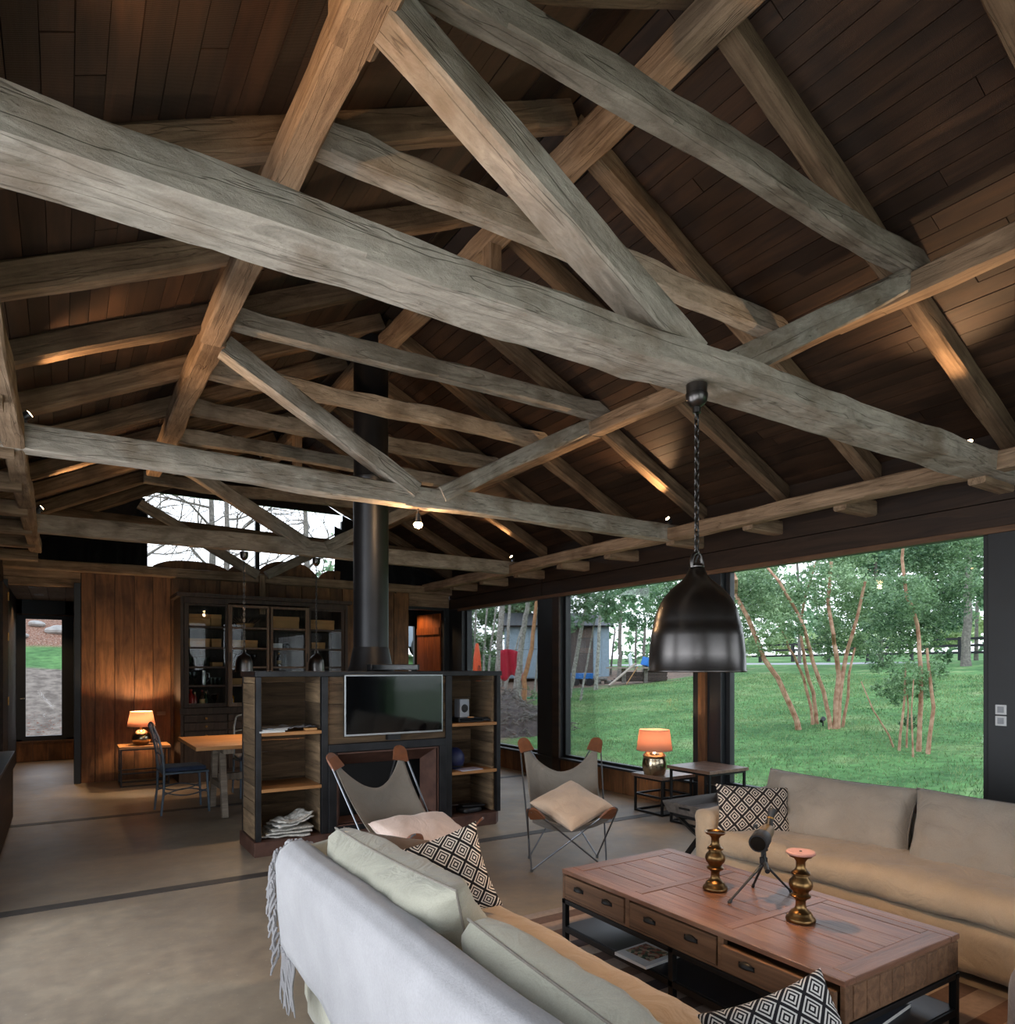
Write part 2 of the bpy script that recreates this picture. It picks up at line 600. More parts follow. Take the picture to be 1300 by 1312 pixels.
def glassmat(name, tint=(1, 1, 1, 1), refl=1.0):
    m, N, L, B = newmat(name)
    N.remove(B)
    tr = N.new('ShaderNodeBsdfTransparent'); tr.inputs[0].default_value = tint
    gl = N.new('ShaderNodeBsdfGlossy'); gl.inputs['Roughness'].default_value = .01
    fr = N.new('ShaderNodeFresnel'); fr.inputs['IOR'].default_value = 1.3
    mu = N.new('ShaderNodeMath'); mu.operation = 'MULTIPLY'; mu.inputs[1].default_value = refl
    L.new(fr.outputs[0], mu.inputs[0])
    mx = N.new('ShaderNodeMixShader')
    L.new(mu.outputs[0], mx.inputs[0]); L.new(tr.outputs[0], mx.inputs[1]); L.new(gl.outputs[0], mx.inputs[2])
    L.new(mx.outputs[0], N['Material Output'].inputs[0])
    return m


def glow(name, col, strength):
    m, N, L, B = newmat(name)
    B.inputs['Base Color'].default_value = col
    B.inputs['Emission Color'].default_value = col
    B.inputs['Emission Strength'].default_value = strength
    return m


def leafmat(name, a, b, trans=.35, rough=.5, patch=1.1):
    m, N, L, B = newmat(name)
    g = N.new('ShaderNodeNewGeometry')
    r = ramp(N, [(0, a), (1, b)])
    pn = N.new('ShaderNodeTexNoise'); pn.inputs['Scale'].default_value = patch; pn.inputs['Detail'].default_value = 4
    L.new(g.outputs['Position'], pn.inputs['Vector'])
    ma = N.new('ShaderNodeMath'); ma.operation = 'MULTIPLY_ADD'; ma.inputs[1].default_value = 1.6; ma.inputs[2].default_value = -.8
    L.new(pn.outputs['Fac'], ma.inputs[0])
    mb0 = N.new('ShaderNodeMath'); mb0.operation = 'MULTIPLY_ADD'; mb0.inputs[1].default_value = .7
    L.new(g.outputs['Random Per Island'], mb0.inputs[0]); L.new(ma.outputs[0], mb0.inputs[2])
    mc = N.new('ShaderNodeMath'); mc.operation = 'ADD'; mc.inputs[1].default_value = .12; L.new(mb0.outputs[0], mc.inputs[0])
    L.new(mc.outputs[0], r.inputs[0])
    L.new(r.outputs[0], B.inputs['Base Color'])
    B.inputs['Roughness'].default_value = rough
    tr = N.new('ShaderNodeBsdfTranslucent'); L.new(r.outputs[0], tr.inputs[0])
    mx = N.new('ShaderNodeMixShader'); mx.inputs[0].default_value = trans
    L.new(B.outputs[0], mx.inputs[1]); L.new(tr.outputs[0], mx.inputs[2])
    L.new(mx.outputs[0], N['Material Output'].inputs[0])
    return m


def shade_fabric(name, col):
    m, N, L, B = newmat(name)
    B.inputs['Base Color'].default_value = col; B.inputs['Roughness'].default_value = .9
    tr = N.new('ShaderNodeBsdfTranslucent'); tr.inputs[0].default_value = col
    mx = N.new('ShaderNodeMixShader'); mx.inputs[0].default_value = .5
    L.new(B.outputs[0], mx.inputs[1]); L.new(tr.outputs[0], mx.inputs[2])
    L.new(mx.outputs[0], N['Material Output'].inputs[0])
    return m


M = {}
M['beam'] = wood('hewn_timber', srgb(118, 107, 94), srgb(168, 155, 139), grain=13, long=3.2, bump=.5, rnd=.14, rough=.85, spec=.15,
                 stain=srgb(78, 62, 46), stain_amt=.55)
M['beam_pale'] = wood('whitewashed_timber', srgb(134, 126, 114), srgb(188, 176, 162), grain=12, long=3.6, bump=.6, rnd=.06, rough=.88, spec=.12,
                      stain=srgb(104, 82, 58), stain_amt=.62)
M['rafter'] = wood('rafter_timber', srgb(84, 66, 50), srgb(140, 116, 92), grain=16, bump=.5, rnd=.22, rough=.85, spec=.15,
                   stain=srgb(60, 46, 34), stain_amt=.5)
for k_ in ('beam', 'beam_pale'): weather(M[k_], .5)
for k_ in ('rafter',): weather(M[k_], .4)
M['roof'] = wood('dark_roof_board', srgb(32, 22, 16), srgb(66, 45, 31), grain=10, bump=.3, rnd=.4, rough=.55, spec=.35,
                 stain=srgb(34, 22, 15), stain_amt=.6, saw=60)
M['wallwood'] = wood('brown_wall_board', srgb(74, 48, 29), srgb(130, 90, 56), axis=2, grain=9, bump=.3, rnd=.25, rough=.6, spec=.3,
                     stain=srgb(44, 28, 17), stain_amt=.5)
M['doorwood'] = wood('red_brown_door_board', srgb(92, 46, 20), srgb(146, 80, 38), axis=2, grain=9, bump=.25, rnd=.2, rough=.55)
M['darkwood'] = wood('black_brown_board', srgb(28, 20, 16), srgb(56, 40, 30), axis=1, grain=10, bump=.3, rnd=.2, rough=.6)
M['trim'] = wood('brown_window_trim', srgb(70, 48, 34), srgb(110, 80, 58), axis=1, grain=12, bump=.2, rnd=.1, rough=.6)
M['plate'] = wood('plate_timber', srgb(104, 84, 66), srgb(166, 140, 114), grain=16, bump=.5, rnd=.1, rough=.85, spec=.15, stain=srgb(78, 58, 42), stain_amt=.5)
weather(M['plate'], .45)
M['black'] = plain('black_painted_timber', srgb(22, 24, 27), rough=.5, var=.2, scale=6)
M['steel'] = plain('blackened_steel', srgb(48, 48, 50), rough=.42, metal=.75, var=.25, scale=7, bump=.1)
M['rust'] = plain('rusty_steel_plinth', srgb(70, 46, 38), rough=.6, metal=.3, scale=9, col2=srgb(96, 66, 54), bump=.1)
M['pipe'] = plain('dark_stove_pipe', srgb(38, 38, 40), rough=.4, metal=.6, var=.2, scale=4)
M['iron'] = plain('black_iron', srgb(24, 23, 23), rough=.5, metal=.5, var=.2)
M['brass'] = plain('aged_brass', srgb(150, 112, 60), rough=.38, metal=1, scale=14, var=.3)
M['bronze'] = plain('antique_bronze', srgb(92, 68, 42), rough=.33, metal=1, scale=10, col2=srgb(142, 110, 70), bump=.05)
M['pewter'] = plain('dark_spun_metal', srgb(92, 88, 86), rough=.3, metal=1, scale=3, var=.25)
M['silver'] = plain('hammered_silver', srgb(176, 160, 136), rough=.22, metal=1, scale=12, var=.15, bump=.1)
M['alu'] = plain('brushed_aluminium', srgb(170, 172, 176), rough=.3, metal=1, var=.05)
M['screen'] = plain('black_glass_screen', srgb(6, 7, 9), rough=.06, var=.0, spec=.6)
M['chrome'] = plain('grey_steel_rod', srgb(110, 112, 116), rough=.35, metal=.9, var=.1)
M['plastic'] = plain('black_plastic', srgb(17, 17, 19), rough=.55, var=.1)
M['white_plastic'] = plain('white_plastic', srgb(205, 205, 205), rough=.45, var=.03)
M['paper'] = plain('white_paper', srgb(205, 202, 196), rough=.8, var=.08, scale=20, rnd=.1)
M['news'] = plain('newsprint', srgb(150, 146, 138), rough=.9, scale=60, col2=srgb(210, 206, 198), rnd=.15)
M['leather'] = plain('tan_leather', srgb(112, 66, 40), rough=.5, scale=20, var=.2, bump=.1)
M['canvas'] = fabric('grey_brown_canvas', srgb(122, 114, 104), weave=320, bump=.2)
M['linen'] = fabric('grey_green_linen', srgb(164, 160, 144), var=.14)
M['linen_tan'] = fabric('sand_linen', srgb(166, 147, 124), var=.12)
M['linen_grey'] = fabric('taupe_linen', srgb(142, 132, 120), var=.12)
M['throw'] = fabric('pale_grey_wool', srgb(150, 147, 148), var=.1, weave=140, bump=.5, crease=.08)
M['throw_brown'] = fabric('mauve_brown_wool', srgb(112, 92, 86), var=.12, weave=140, bump=.5, crease=.08)
M['blush'] = fabric('blush_linen', srgb(206, 184, 172), var=.08)
M['beige'] = fabric('beige_linen', srgb(192, 168, 146), var=.1)
M['taupe'] = fabric('dark_taupe_suede', srgb(104, 90, 80), var=.15)
M['greywool'] = fabric('grey_wool_upholstery', srgb(112, 108, 110), var=.1)
M['blackcloth'] = fabric('black_tarpaulin', srgb(20, 20, 22), var=.3, bump=.1)
M['diamond'] = diamond_fabric('diamond_weave', 5, 4, 3, srgb(34, 31, 32), srgb(206, 196, 184))
M['diamond2'] = diamond_fabric('fine_diamond_weave', 5, 3, 2.5, srgb(40, 36, 36), srgb(188, 176, 164))
M['diamond3'] = diamond_fabric('coarse_diamond_weave', 5, 4, 3, srgb(40, 38, 40), srgb(206, 200, 194))
M['table'] = wood('reclaimed_table_wood', srgb(84, 54, 40), srgb(132, 90, 68), axis=1, grain=18, bump=.3, rnd=.16, rough=.38, spec=.5,
                  stain=srgb(176, 148, 126), stain_amt=.18, long=1.6)
M['table_x'] = wood('reclaimed_table_crosswood', srgb(88, 58, 44), srgb(134, 94, 72), axis=0, grain=18, bump=.3, rnd=.12, rough=.38, spec=.5, long=1.6)
M['table_side'] = wood('reclaimed_drawer_wood', srgb(78, 54, 38), srgb(128, 94, 68), axis=1, grain=16, bump=.35, rnd=.15, rough=.6)
M['shelf'] = wood('oak_shelf', srgb(128, 88, 52), srgb(170, 122, 76), axis=0, grain=14, bump=.15, rnd=.1, rough=.55)
M['plank'] = wood('reclaimed_plank', srgb(70, 54, 40), srgb(138, 112, 84), axis=0, grain=12, bump=.6, rnd=.45, rough=.8, saw=60)
weather(M['plank'], .5)
M['plank_y'] = wood('reclaimed_end_plank', srgb(78, 62, 46), srgb(142, 118, 90), axis=1, grain=12, bump=.6, rnd=.45, rough=.8, saw=60)
M['cab'] = wood('dark_cabinet_wood', srgb(40, 32, 27), srgb(76, 62, 52), axis=2, grain=14, bump=.25, rnd=.1, rough=.6)
M['cab_door'] = wood('weathered_door_frame', srgb(84, 66, 53), srgb(128, 104, 84), axis=2, grain=14, bump=.25, rnd=.15, rough=.6)
M['oak'] = wood('oak_table_top', srgb(150, 104, 62), srgb(196, 146, 94), axis=0, grain=14, bump=.15, rnd=.08, rough=.45, spec=.4)
M['greyoak'] = wood('greyed_trestle', srgb(112, 100, 88), srgb(168, 154, 138), axis=2, grain=14, bump=.3, rnd=.1, rough=.75)
M['nest'] = wood('brown_side_table_top', srgb(84, 62, 50), srgb(136, 106, 88), axis=1, grain=16, bump=.2, rnd=.15, rough=.4, spec=.5)
M['traywood'] = wood('grey_tray_wood', srgb(62, 58, 55), srgb(104, 97, 92), axis=0, grain=14, bump=.2, rnd=.1, rough=.55)
M['bluepaint'] = plain('blue_grey_painted_iron', srgb(84, 98, 112), rough=.5, metal=.3, scale=12, var=.2)
M['bluecushion'] = fabric('navy_seat_pad', srgb(52, 62, 84), var=.15)
M['shade'] = shade_fabric('terracotta_lampshade', srgb(200, 162, 142))
M['glass'] = glassmat('window_glass', refl=.55)
M['cabglass'] = glassmat('cabinet_glass', tint=(.93, .95, .94, 1), refl=.9)
M['tumbler'] = glassmat('drinking_glass', tint=(.8, .84, .84, 1), refl=2.2)
M['box'] = plain('kraft_box', srgb(176, 132, 84), rough=.8, scale=6, var=.1, rnd=.15)
M['cord'] = plain('dark_cord', srgb(40, 38, 36), rough=.7)
M['bulb'] = glow('warm_bulb', (1, .66, .34, 1), 14)
M['sand'] = plain('pink_candle_plate', srgb(176, 128, 116), rough=.5, scale=12, var=.1)
M['scope'] = plain('olive_scope_body', srgb(92, 76, 48), rough=.5, var=.1)

print('materials', len(bpy.data.materials))

# ================================================================== SHELL
# concrete floor
def floor_mat():
    m, N, L, B = newmat('trowelled_concrete')
    g = N.new('ShaderNodeNewGeometry')
    n1 = N.new('ShaderNodeTexNoise'); n1.inputs['Scale'].default_value = .8; n1.inputs['Detail'].default_value = 8; n1.inputs['Roughness'].default_value = .65
    n2 = N.new('ShaderNodeTexNoise'); n2.inputs['Scale'].default_value = 9; n2.inputs['Detail'].default_value = 6
    n3 = N.new('ShaderNodeTexNoise'); n3.inputs['Scale'].default_value = 55; n3.inputs['Detail'].default_value = 3
    for n in (n1, n2, n3): L.new(g.outputs['Position'], n.inputs['Vector'])
    r1 = ramp(N, [(.3, srgb(112, 99, 85)), (.5, srgb(138, 123, 105)), (.72, srgb(162, 147, 126))])
    L.new(n1.outputs['Fac'], r1.inputs[0])
    r2 = ramp(N, [(.3, (.72, .72, .74, 1)), (.7, (1.1, 1.08, 1.05, 1))])
    L.new(n2.outputs['Fac'], r2.inputs[0])
    mm = N.new('ShaderNodeMixRGB'); mm.blend_type = 'MULTIPLY'; mm.inputs[0].default_value = .8
    L.new(r1.outputs[0], mm.inputs[1]); L.new(r2.outputs[0], mm.inputs[2])
    r3 = ramp(N, [(.66, (0, 0, 0, 1)), (.74, (1, 1, 1, 1))]); L.new(n3.outputs['Fac'], r3.inputs[0])
    m3 = N.new('ShaderNodeMath'); m3.operation = 'MULTIPLY'; m3.inputs[1].default_value = .25; L.new(r3.outputs[0], m3.inputs[0])
    m2 = N.new('ShaderNodeMixRGB'); m2.inputs[2].default_value = srgb(190, 180, 165)
    L.new(m3.outputs[0], m2.inputs[0]); L.new(mm.outputs[0], m2.inputs[1])
    L.new(m2.outputs[0], B.inputs['Base Color'])
    rr = N.new('ShaderNodeMapRange'); rr.inputs['To Min'].default_value = .38; rr.inputs['To Max'].default_value = .66
    L.new(n2.outputs['Fac'], rr.inputs[0]); L.new(rr.outputs[0], B.inputs['Roughness'])
    bp = N.new('ShaderNodeBump'); bp.inputs['Strength'].default_value = .25; bp.inputs['Distance'].default_value = .006
    L.new(n2.outputs['Fac'], bp.inputs['Height']); L.new(bp.outputs[0], B.inputs['Normal'])
    return m


M['concrete'] = floor_mat()
WX, LX, FY, BY = 5.62, -.62, 10.65, -3.6     # wall planes
fl = box('floor', M['concrete'], LX - .3, WX + .24, BY - .2, 13.75, -.2, 0)
fl['kind'] = 'structure'
M['joint'] = plain('dark_floor_joint', srgb(62, 56, 52), rough=.6, scale=14, var=.25, bump=.1)
for i, y in enumerate((5.22, 8.10)):
    t = box('trim_%d' % (i + 1), M['joint'], LX, WX, y - .055, y + .055, -.02, .003)
    t['kind'] = 'structure'

RX, RZ, SL = 2.47, 4.575, .48       # ridge line X, rafter underside at the ridge, pitch


def zu(x): return RZ - SL * abs(x - RX)


# ---- right wall (windows)
wr = struct_root('wall_right')
piers = MB()
for y0, y1 in ((1.9, 2.35), (4.755, 5.13), (7.48, 7.99), (10.18, 10.8)):
    piers.box(WX, WX + .2, y0, y1, 0, 2.52)
piers.build('pier', M['black'], wr, bevel=.006)
MB().box(WX + .05, WX + .2, 1.9, 10.8, 0, .29).build('lower_wall', M['darkwood'], wr)
MB().box(WX + .05, WX + .2, BY, 1.9, 0, .29).build('lower_wall', M['darkwood'], wr)
MB().box(WX + .06, WX + .2, BY - .2, 10.8, 2.51, 3.2).build('upper_wall', M['darkwood'], wr)
y = 1.9
while y < 10.6:      # vertical boards under the sills
    w_ = .16 + R.random() * .05
    box('board', M['wallwood'], WX + .012 + R.random() * .012, WX + .055, y + .003, y + w_, 0.005, .285, wr)
    y += w_ + .002
for k, (z0, z1) in enumerate(((2.515, 2.70), (2.705, 2.90), (2.905, 3.08))):   # horizontal boards above the heads
    for y0, y1 in ((BY, -.3), (-.29, 2.1), (2.11, 5.0), (5.01, 7.9), (7.91, 10.64)):
        box('board', M['darkwood'], WX + .01 + R.random() * .012, WX + .06, y0, y1, z0, z1 - .004, wr)
box('head_trim', M['trim'], WX - .02, WX + .02, 1.9, 10.3, 2.47, 2.515, wr, bevel=.004)
box('post_cladding', M['wallwood'], WX - .035, WX, 4.93, 5.03, .0, 2.47, wr, bevel=.004)
box('post_cladding', M['darkwood'], WX - .03, WX, 7.45, 7.6, .0, 2.47, wr, bevel=.004)
box('sill_board', M['black'], WX - .03, WX + .1, 1.9, 10.3, .285, .312, wr, bevel=.004)


def window(n, y0, y1, z0, z1, x=WX):
    r = struct_root('window_%d' % n)
    w = .055
    for nm, a in (('frame_head', (y0, y1, z1 - .03, z1)), ('frame_sill', (y0, y1, z0, z0 + .035)),
                  ('frame_jamb', (y0, y0 + w, z0 + .035, z1 - .03)), ('frame_jamb', (y1 - w, y1, z0 + .035, z1 - .03))):
        box(nm, M['black'], x + .07, x + .14, *a, parent=r, bevel=.004)
    box('pane', M['glass'], x + .1, x + .112, y0 + w - .01, y1 - w + .01, z0 + .03, z1 - .025, r)
    return r


window(1, 7.99, 10.18, .31, 2.51)
window(2, 5.13, 7.48, .31, 2.51)
window(3, 2.35, 4.755, .31, 2.51)
# out-of-view part of the right wall: dark panel, then another window further back
box('panel', M['black'], WX, WX + .06, .72, 1.9, .29, 2.51, wr)
window(4, -2.5, .72, .31, 2.51)
box('panel', M['black'], WX, WX + .06, BY, -2.5, .29, 2.51, wr)

# ---- left wall: glazed doors beside and behind the camera, solid wall further along
wlft = struct_root('wall_left')
mb = MB()
for y0, y1 in ((BY, -2.85), (-.25, .1), (2.4, 2.9), (5.1, 13.7)):
    mb.box(LX - .2, LX, y0, y1, 0, 2.62)
mb.box(LX - .2, LX, BY - .2, 10.8, 2.6, 3.2)
mb.build('wall_mass', M['darkwood'], wlft)
for k, (y0, y1) in enumerate(((-2.85, -.25), (.1, 2.4), (2.9, 5.1))):
    r = struct_root('window_%d' % (5 + k))
    for nm, a in (('frame_head', (y0, y1, 2.54, 2.6)), ('frame_sill', (y0, y1, 0.0, .06)), ('frame_jamb', (y0, y0 + .06, .06, 2.54)),
                  ('frame_jamb', (y1 - .06, y1, .06, 2.54)), ('frame_mullion', ((y0 + y1) / 2 - .03, (y0 + y1) / 2 + .03, .06, 2.54))):
        box(nm, M['black'], LX - .14, LX - .07, *a, parent=r)
    box('pane', M['glass'], LX - .11, LX - .1, y0 + .05, y1 - .05, .05, 2.55, r)

# ---- wall behind the camera, mostly glazed
wb = struct_root('wall_back')
mb = MB()
mb.box(LX - .2, 0, BY - .2, BY, 0, 3.1); mb.box(5.0, WX + .2, BY - .2, BY, 0, 3.1); mb.box(0, 5.0, BY - .2, BY, 3.0, 3.3); mb.box(0, 5.0, BY - .2, BY, 0, .1)
mb.add([(LX - .2, BY - .1, 3.1), (WX + .2, BY - .1, 3.1), (RX, BY - .1, 4.75)], [(0, 1, 2)])
mb.build('wall_mass', M['darkwood'], wb)
r = struct_root('window_8')
for x0, x1, z0, z1 in ((0, 5, .1, .16), (0, 5, 2.94, 3.0), (0, .06, .16, 2.94), (4.94, 5, .16, 2.94), (1.63, 1.69, .16, 2.94), (3.3, 3.36, .16, 2.94)):
    box('frame_bar', M['black'], x0, x1, BY - .13, BY - .07, z0, z1, r)
box('pane', M['glass'], .05, 4.95, BY - .105, BY - .095, .15, 2.95, r)

# ---- far wall of brown boards, openings at both ends
wf = struct_root('wall_far')
MB().box(.2, 4.87, FY + .03, FY + .15, 0, 2.78).build('wall_mass', M['darkwood'], wf)
xs = [.206, .364, .589, .82, 1.047, 1.27]
while xs[-1] < 4.7: xs.append(xs[-1] + R.uniform(.19, .25))
xs[-1] = 4.87
for a, b in zip(xs[:-1], xs[1:]):
    box('board', M['wallwood'], a + .004, b - .004, FY + R.random() * .012, FY + .035, 0.003, 2.77, wf)
box('jamb', M['black'], .125, .2, FY - .03, FY + .15, 0, 2.62, wf, bevel=.004)
box('jamb', M['black'], LX, LX + .05, FY - .02, FY + .15, 0, 2.62, wf, bevel=.004)
box('jamb', M['black'], 5.52, WX + .02, FY - .02, FY + .15, 0, 2.52, wf, bevel=.004)
for z0, z1 in ((2.56, 2.66), (2.665, 2.79)):
    box('header_board', M['plate'], LX, .2, FY - .01, FY + .1, z0, z1, wf, bevel=.004)
box('header_board', M['plate'], 4.87, WX, FY - .01, FY + .1, 2.55, 2.80, wf, bevel=.004)
box('header_board', M['black'], 4.87, WX, FY, FY + .1, 2.50, 2.55, wf)
beam('top_beam', (LX - .2, FY - .02, 2.83), (WX + .15, FY - .02, 2.83), .16, .13, M['plate'], wf, wob=.01, seed=3)
# gable: glazing in the middle, black cloth tacked on either side
r = struct_root('window_9')
box('pane', M['glass'], .95, 3.75, FY + .1, FY + .112, 2.9, 3.95, r)
for x0, x1 in ((.9, .96), (3.74, 3.8), (2.42, 2.48)):
    box('frame_bar', M['black'], x0, x1, FY + .08, FY + .14, 2.9, 3.85, r)
mb = MB()
mb.add([(.95, FY + .12, 3.95), (3.75, FY + .12, 3.95), (RX, FY + .12, 4.68)], [(0, 1, 2)])
mb.add([(LX - .2, FY + .12, 2.8), (.93, FY + .12, 2.8), (.93, FY + .12, 3.95), (LX - .2, FY + .12, 3.2)], [(0, 1, 2, 3)])
mb.add([(3.77, FY + .12, 2.8), (WX + .2, FY + .12, 2.8), (WX + .2, FY + .12, 3.15), (3.77, FY + .12, 3.95)], [(0, 1, 2, 3)])
mb.build('gable_infill', M['darkwood'], wf, solid=.03)


def cloth(x0, x1, z0, z1a, z1b, label, drop=0.0):
    def fn(u, v):
        x = x0 + (x1 - x0) * u
        zt = z1a + (z1b - z1a) * u
        zb = z0 - drop * math.exp(-((u - .62) / .12) ** 2)
        fold = .03 * math.sin(u * 34 + 2 * noise.noise((u * 4, v * 2, x0))) * (1 - .5 * v) + .03 * noise.noise((u * 9, v * 3, x0))
        return (x - x0, fold, (zb + (zt - zb) * v) - z0)
    mb = MB().grid(fn, 60, 8)
    o = mb.build('tarpaulin', M['blackcloth'], None, (x0, FY + .0, z0), smooth=True, solid=.004)
    return tag(o, label, 'cloth')


cloth(-.32, .98, 2.89, 3.12, 3.66, 'black cloth hung in folds in the gable above the hallway opening')
cloth(3.6, 5.35, 2.86, 3.75, 3.05, 'black cloth hung in the gable to the right of the stove pipe', .12)
# arched brown boards lying along the ledge under the gable glass
for i, (xa, wd, hh) in enumerate(((1.05, .98, .1), (2.02, .42, .1), (2.42, .92, .2), (3.36, .5, .12))):
    mb = MB()
    n = 14
    top = [(wd * k / n, hh * (1 - abs(2 * k / n - 1) ** 3.0)) for k in range(n + 1)]
    for yy in (0, .05):
        mb.v += [(a, yy, b) for a, b in top] + [(a, yy, -.03) for a, b in top]
    q = 2 * (n + 1)
    for k in range(n):
        mb.f += [(k, n + 1 + k, n + 2 + k, k + 1), (q + k, q + k + 1, q + n + 2 + k, q + n + 1 + k), (k, k + 1, q + k + 1, q + k),
                 (n + 1 + k, q + n + 1 + k, q + n + 2 + k, n + 2 + k)]
    mb.f += [(0, q, q + n + 1, n + 1), (n, 2 * n + 1, q + 2 * n + 1, q + n)]
    o = mb.build('arched_board', M['wallwood'], None, (xa, FY + .02, 2.925))
    tag(o, ['long low arched brown board at the left of the gable ledge', 'narrow arched brown board second from left on the gable ledge',
            'tall rounded brown board behind the middle of the gable truss', 'small arched brown board at the right end of the gable ledge'][i], 'board')

# ---- rooms seen through the far openings
wh = struct_root('wall_hall')
mb = MB()
mb.box(LX - .1, 1.4, 13.6, 13.75, 0, .36); mb.box(LX - .1, 1.4, 13.6, 13.75, 2.36, 2.75)
mb.box(LX - .3, -.55, 13.6, 13.75, 0, 2.75); mb.box(.04, 1.4, 13.6, 13.75, 0, 2.75)
mb.box(1.3, 1.4, 10.8, 13.6, 0, 2.75)
mb.build('wall_mass', M['black'], wh)
for k in range(8):
    box('board', M['wallwood'], LX + .22 * k, LX + .22 * k + .215, 13.56, 13.6, .01, .3, wh)
box('rail', M['trim'], LX, 1.3, 13.55, 13.6, .3, .335, wh)
box('rail', M['trim'], LX, 1.3, 13.57, 13.6, 2.37, 2.39, wh)
r = struct_root('door_1')
for x0, x1, z0, z1 in ((-.55, .04, .36, .41), (-.55, .04, 2.31, 2.36), (-.55, -.5, .41, 2.31), (-.01, .04, .41, 2.31)):
    box('frame_bar', M['black'], x0, x1, 13.6, 13.68, z0, z1, r)
box('pane', M['glass'], -.52, .02, 13.63, 13.642, .38, 2.34, r)
h = MB().tube([(-.52, 13.59, 1.02), (-.52, 13.55, 1.02), (-.62 + .05, 13.55, 1.02)], .009, 8).build('door_handle', M['chrome'], r)
hc = struct_root('ceiling_hall')
for i in range(9):
    for j in range(10):
        box('panel', M['greyoak'], LX + .22 * i + .004, LX + .22 * i + .216, 10.8 + .28 * j, 10.8 + .28 * j + .276, 2.62, 2.64 + R.random() * .006, hc)
box('deck', M['black'], LX - .3, 1.4, 10.78, 13.75, 2.66, 2.72, hc)
for k, (x, y) in enumerate(((-.33, 11.5), (-.3, 12.6))):
    t = thing('ceiling_spotlight', ['recessed warm spotlight in the hallway ceiling, nearer one', 'recessed warm spotlight in the hallway ceiling, farther one'][k], 'light', (x, y, 2.62))
    MB().lathe([(.045, 0), (.06, -.004), (.06, .004)], n=16).build('ring', M['chrome'], t)
    MB().lathe([(.001, .002), (.045, .002)], n=16).build('lens', M['bulb'], t)
    lamp_light('hall_light', (0, 0, -.03), 12, WARM, .03, t, spot=2.2, rot=(0, 0, 0))
t = thing('ceiling_spotlight', 'warm spotlight in the lobby ceiling above the open plank door', 'light', (5.1, 11.15, 2.6))
MB().lathe([(.045, 0), (.06, -.004), (.06, .004)], n=16).build('ring', M['chrome'], t)
MB().lathe([(.001, .002), (.045, .002)], n=16).build('lens', M['bulb'], t)
lamp_light('lobby_light', (0, 0, -.03), 8, WARM, .03, t, spot=2.4, rot=(0, 0, 0))
# lobby behind the right opening, its window and the plank door standing open
wo = struct_root('wall_lobby')
mb = MB()
mb.box(4.4, 4.95, 11.9, 12.0, 0, 2.75); mb.box(4.4, 5.9, 11.9, 12.0, 0, .9); mb.box(4.4, 5.9, 11.9, 12.0, 2.35, 2.75); mb.box(5.62, 5.9, 11.9, 12.0, 0, 2.75)
mb.box(4.3, 4.4, 10.8, 12.0, 0, 2.75); mb.box(5.62, 5.78, 10.8, 12.0, 0, 2.75)
mb.build('wall_mass', M['black'], wo)
for j in range(5):
    box('ceiling_board', M['doorwood'], 4.4, 5.7, 10.8 + .24 * j, 10.8 + .24 * j + .235, 2.6, 2.63, wo)
box('deck', M['black'], 4.3, 5.8, 10.78, 12.0, 2.66, 2.72, wo)
r = struct_root('window_10')
for x0, x1, z0, z1 in ((4.95, 5.62, .9, .96), (4.95, 5.62, 2.3, 2.35), (4.95, 5.01, .96, 2.3), (5.56, 5.62, .96, 2.3)):
    box('frame_bar', M['black'], x0, x1, 11.9, 11.97, z0, z1, r)
box('pane', M['glass'], 5.0, 5.57, 11.93, 11.942, .95, 2.31, r)
dr = bpy.data.objects.new('door_2', None); C.objects.link(dr); dr['kind'] = 'structure'
dr.location = (5.52, 10.72, 0)
dr.rotation_euler = (0, 0, math.atan2(.66, -.125))
for k in range(3):
    box('plank', M['doorwood'], .02 + .225 * k, .02 + .225 * k + .221, -.02, .02, .02, 2.46, dr, bevel=.003)
for z in (.3, 2.1):
    box('brace', M['doorwood'], .03, .68, .02, .045, z, z + .12, dr)
for z in (.4, 1.6, 2.25):
    MB().tube([(0, -.01, z), (0, -.01, z + .1)], .012, 8).build('hinge', M['brass'], dr)
# dark door leaf folded against the left wall with brass hinges at the hallway opening
dl = struct_root('door_3')
box('leaf', M['darkwood'], LX + .005, LX + .05, 9.75, 10.6, .02, 2.5, dl, bevel=.004)
for z in (.3, 1.05, 1.85, 2.35):
    box('hinge', M['brass'], LX + .045, LX + .062, 10.585, 10.64, z, z + .1, dl)

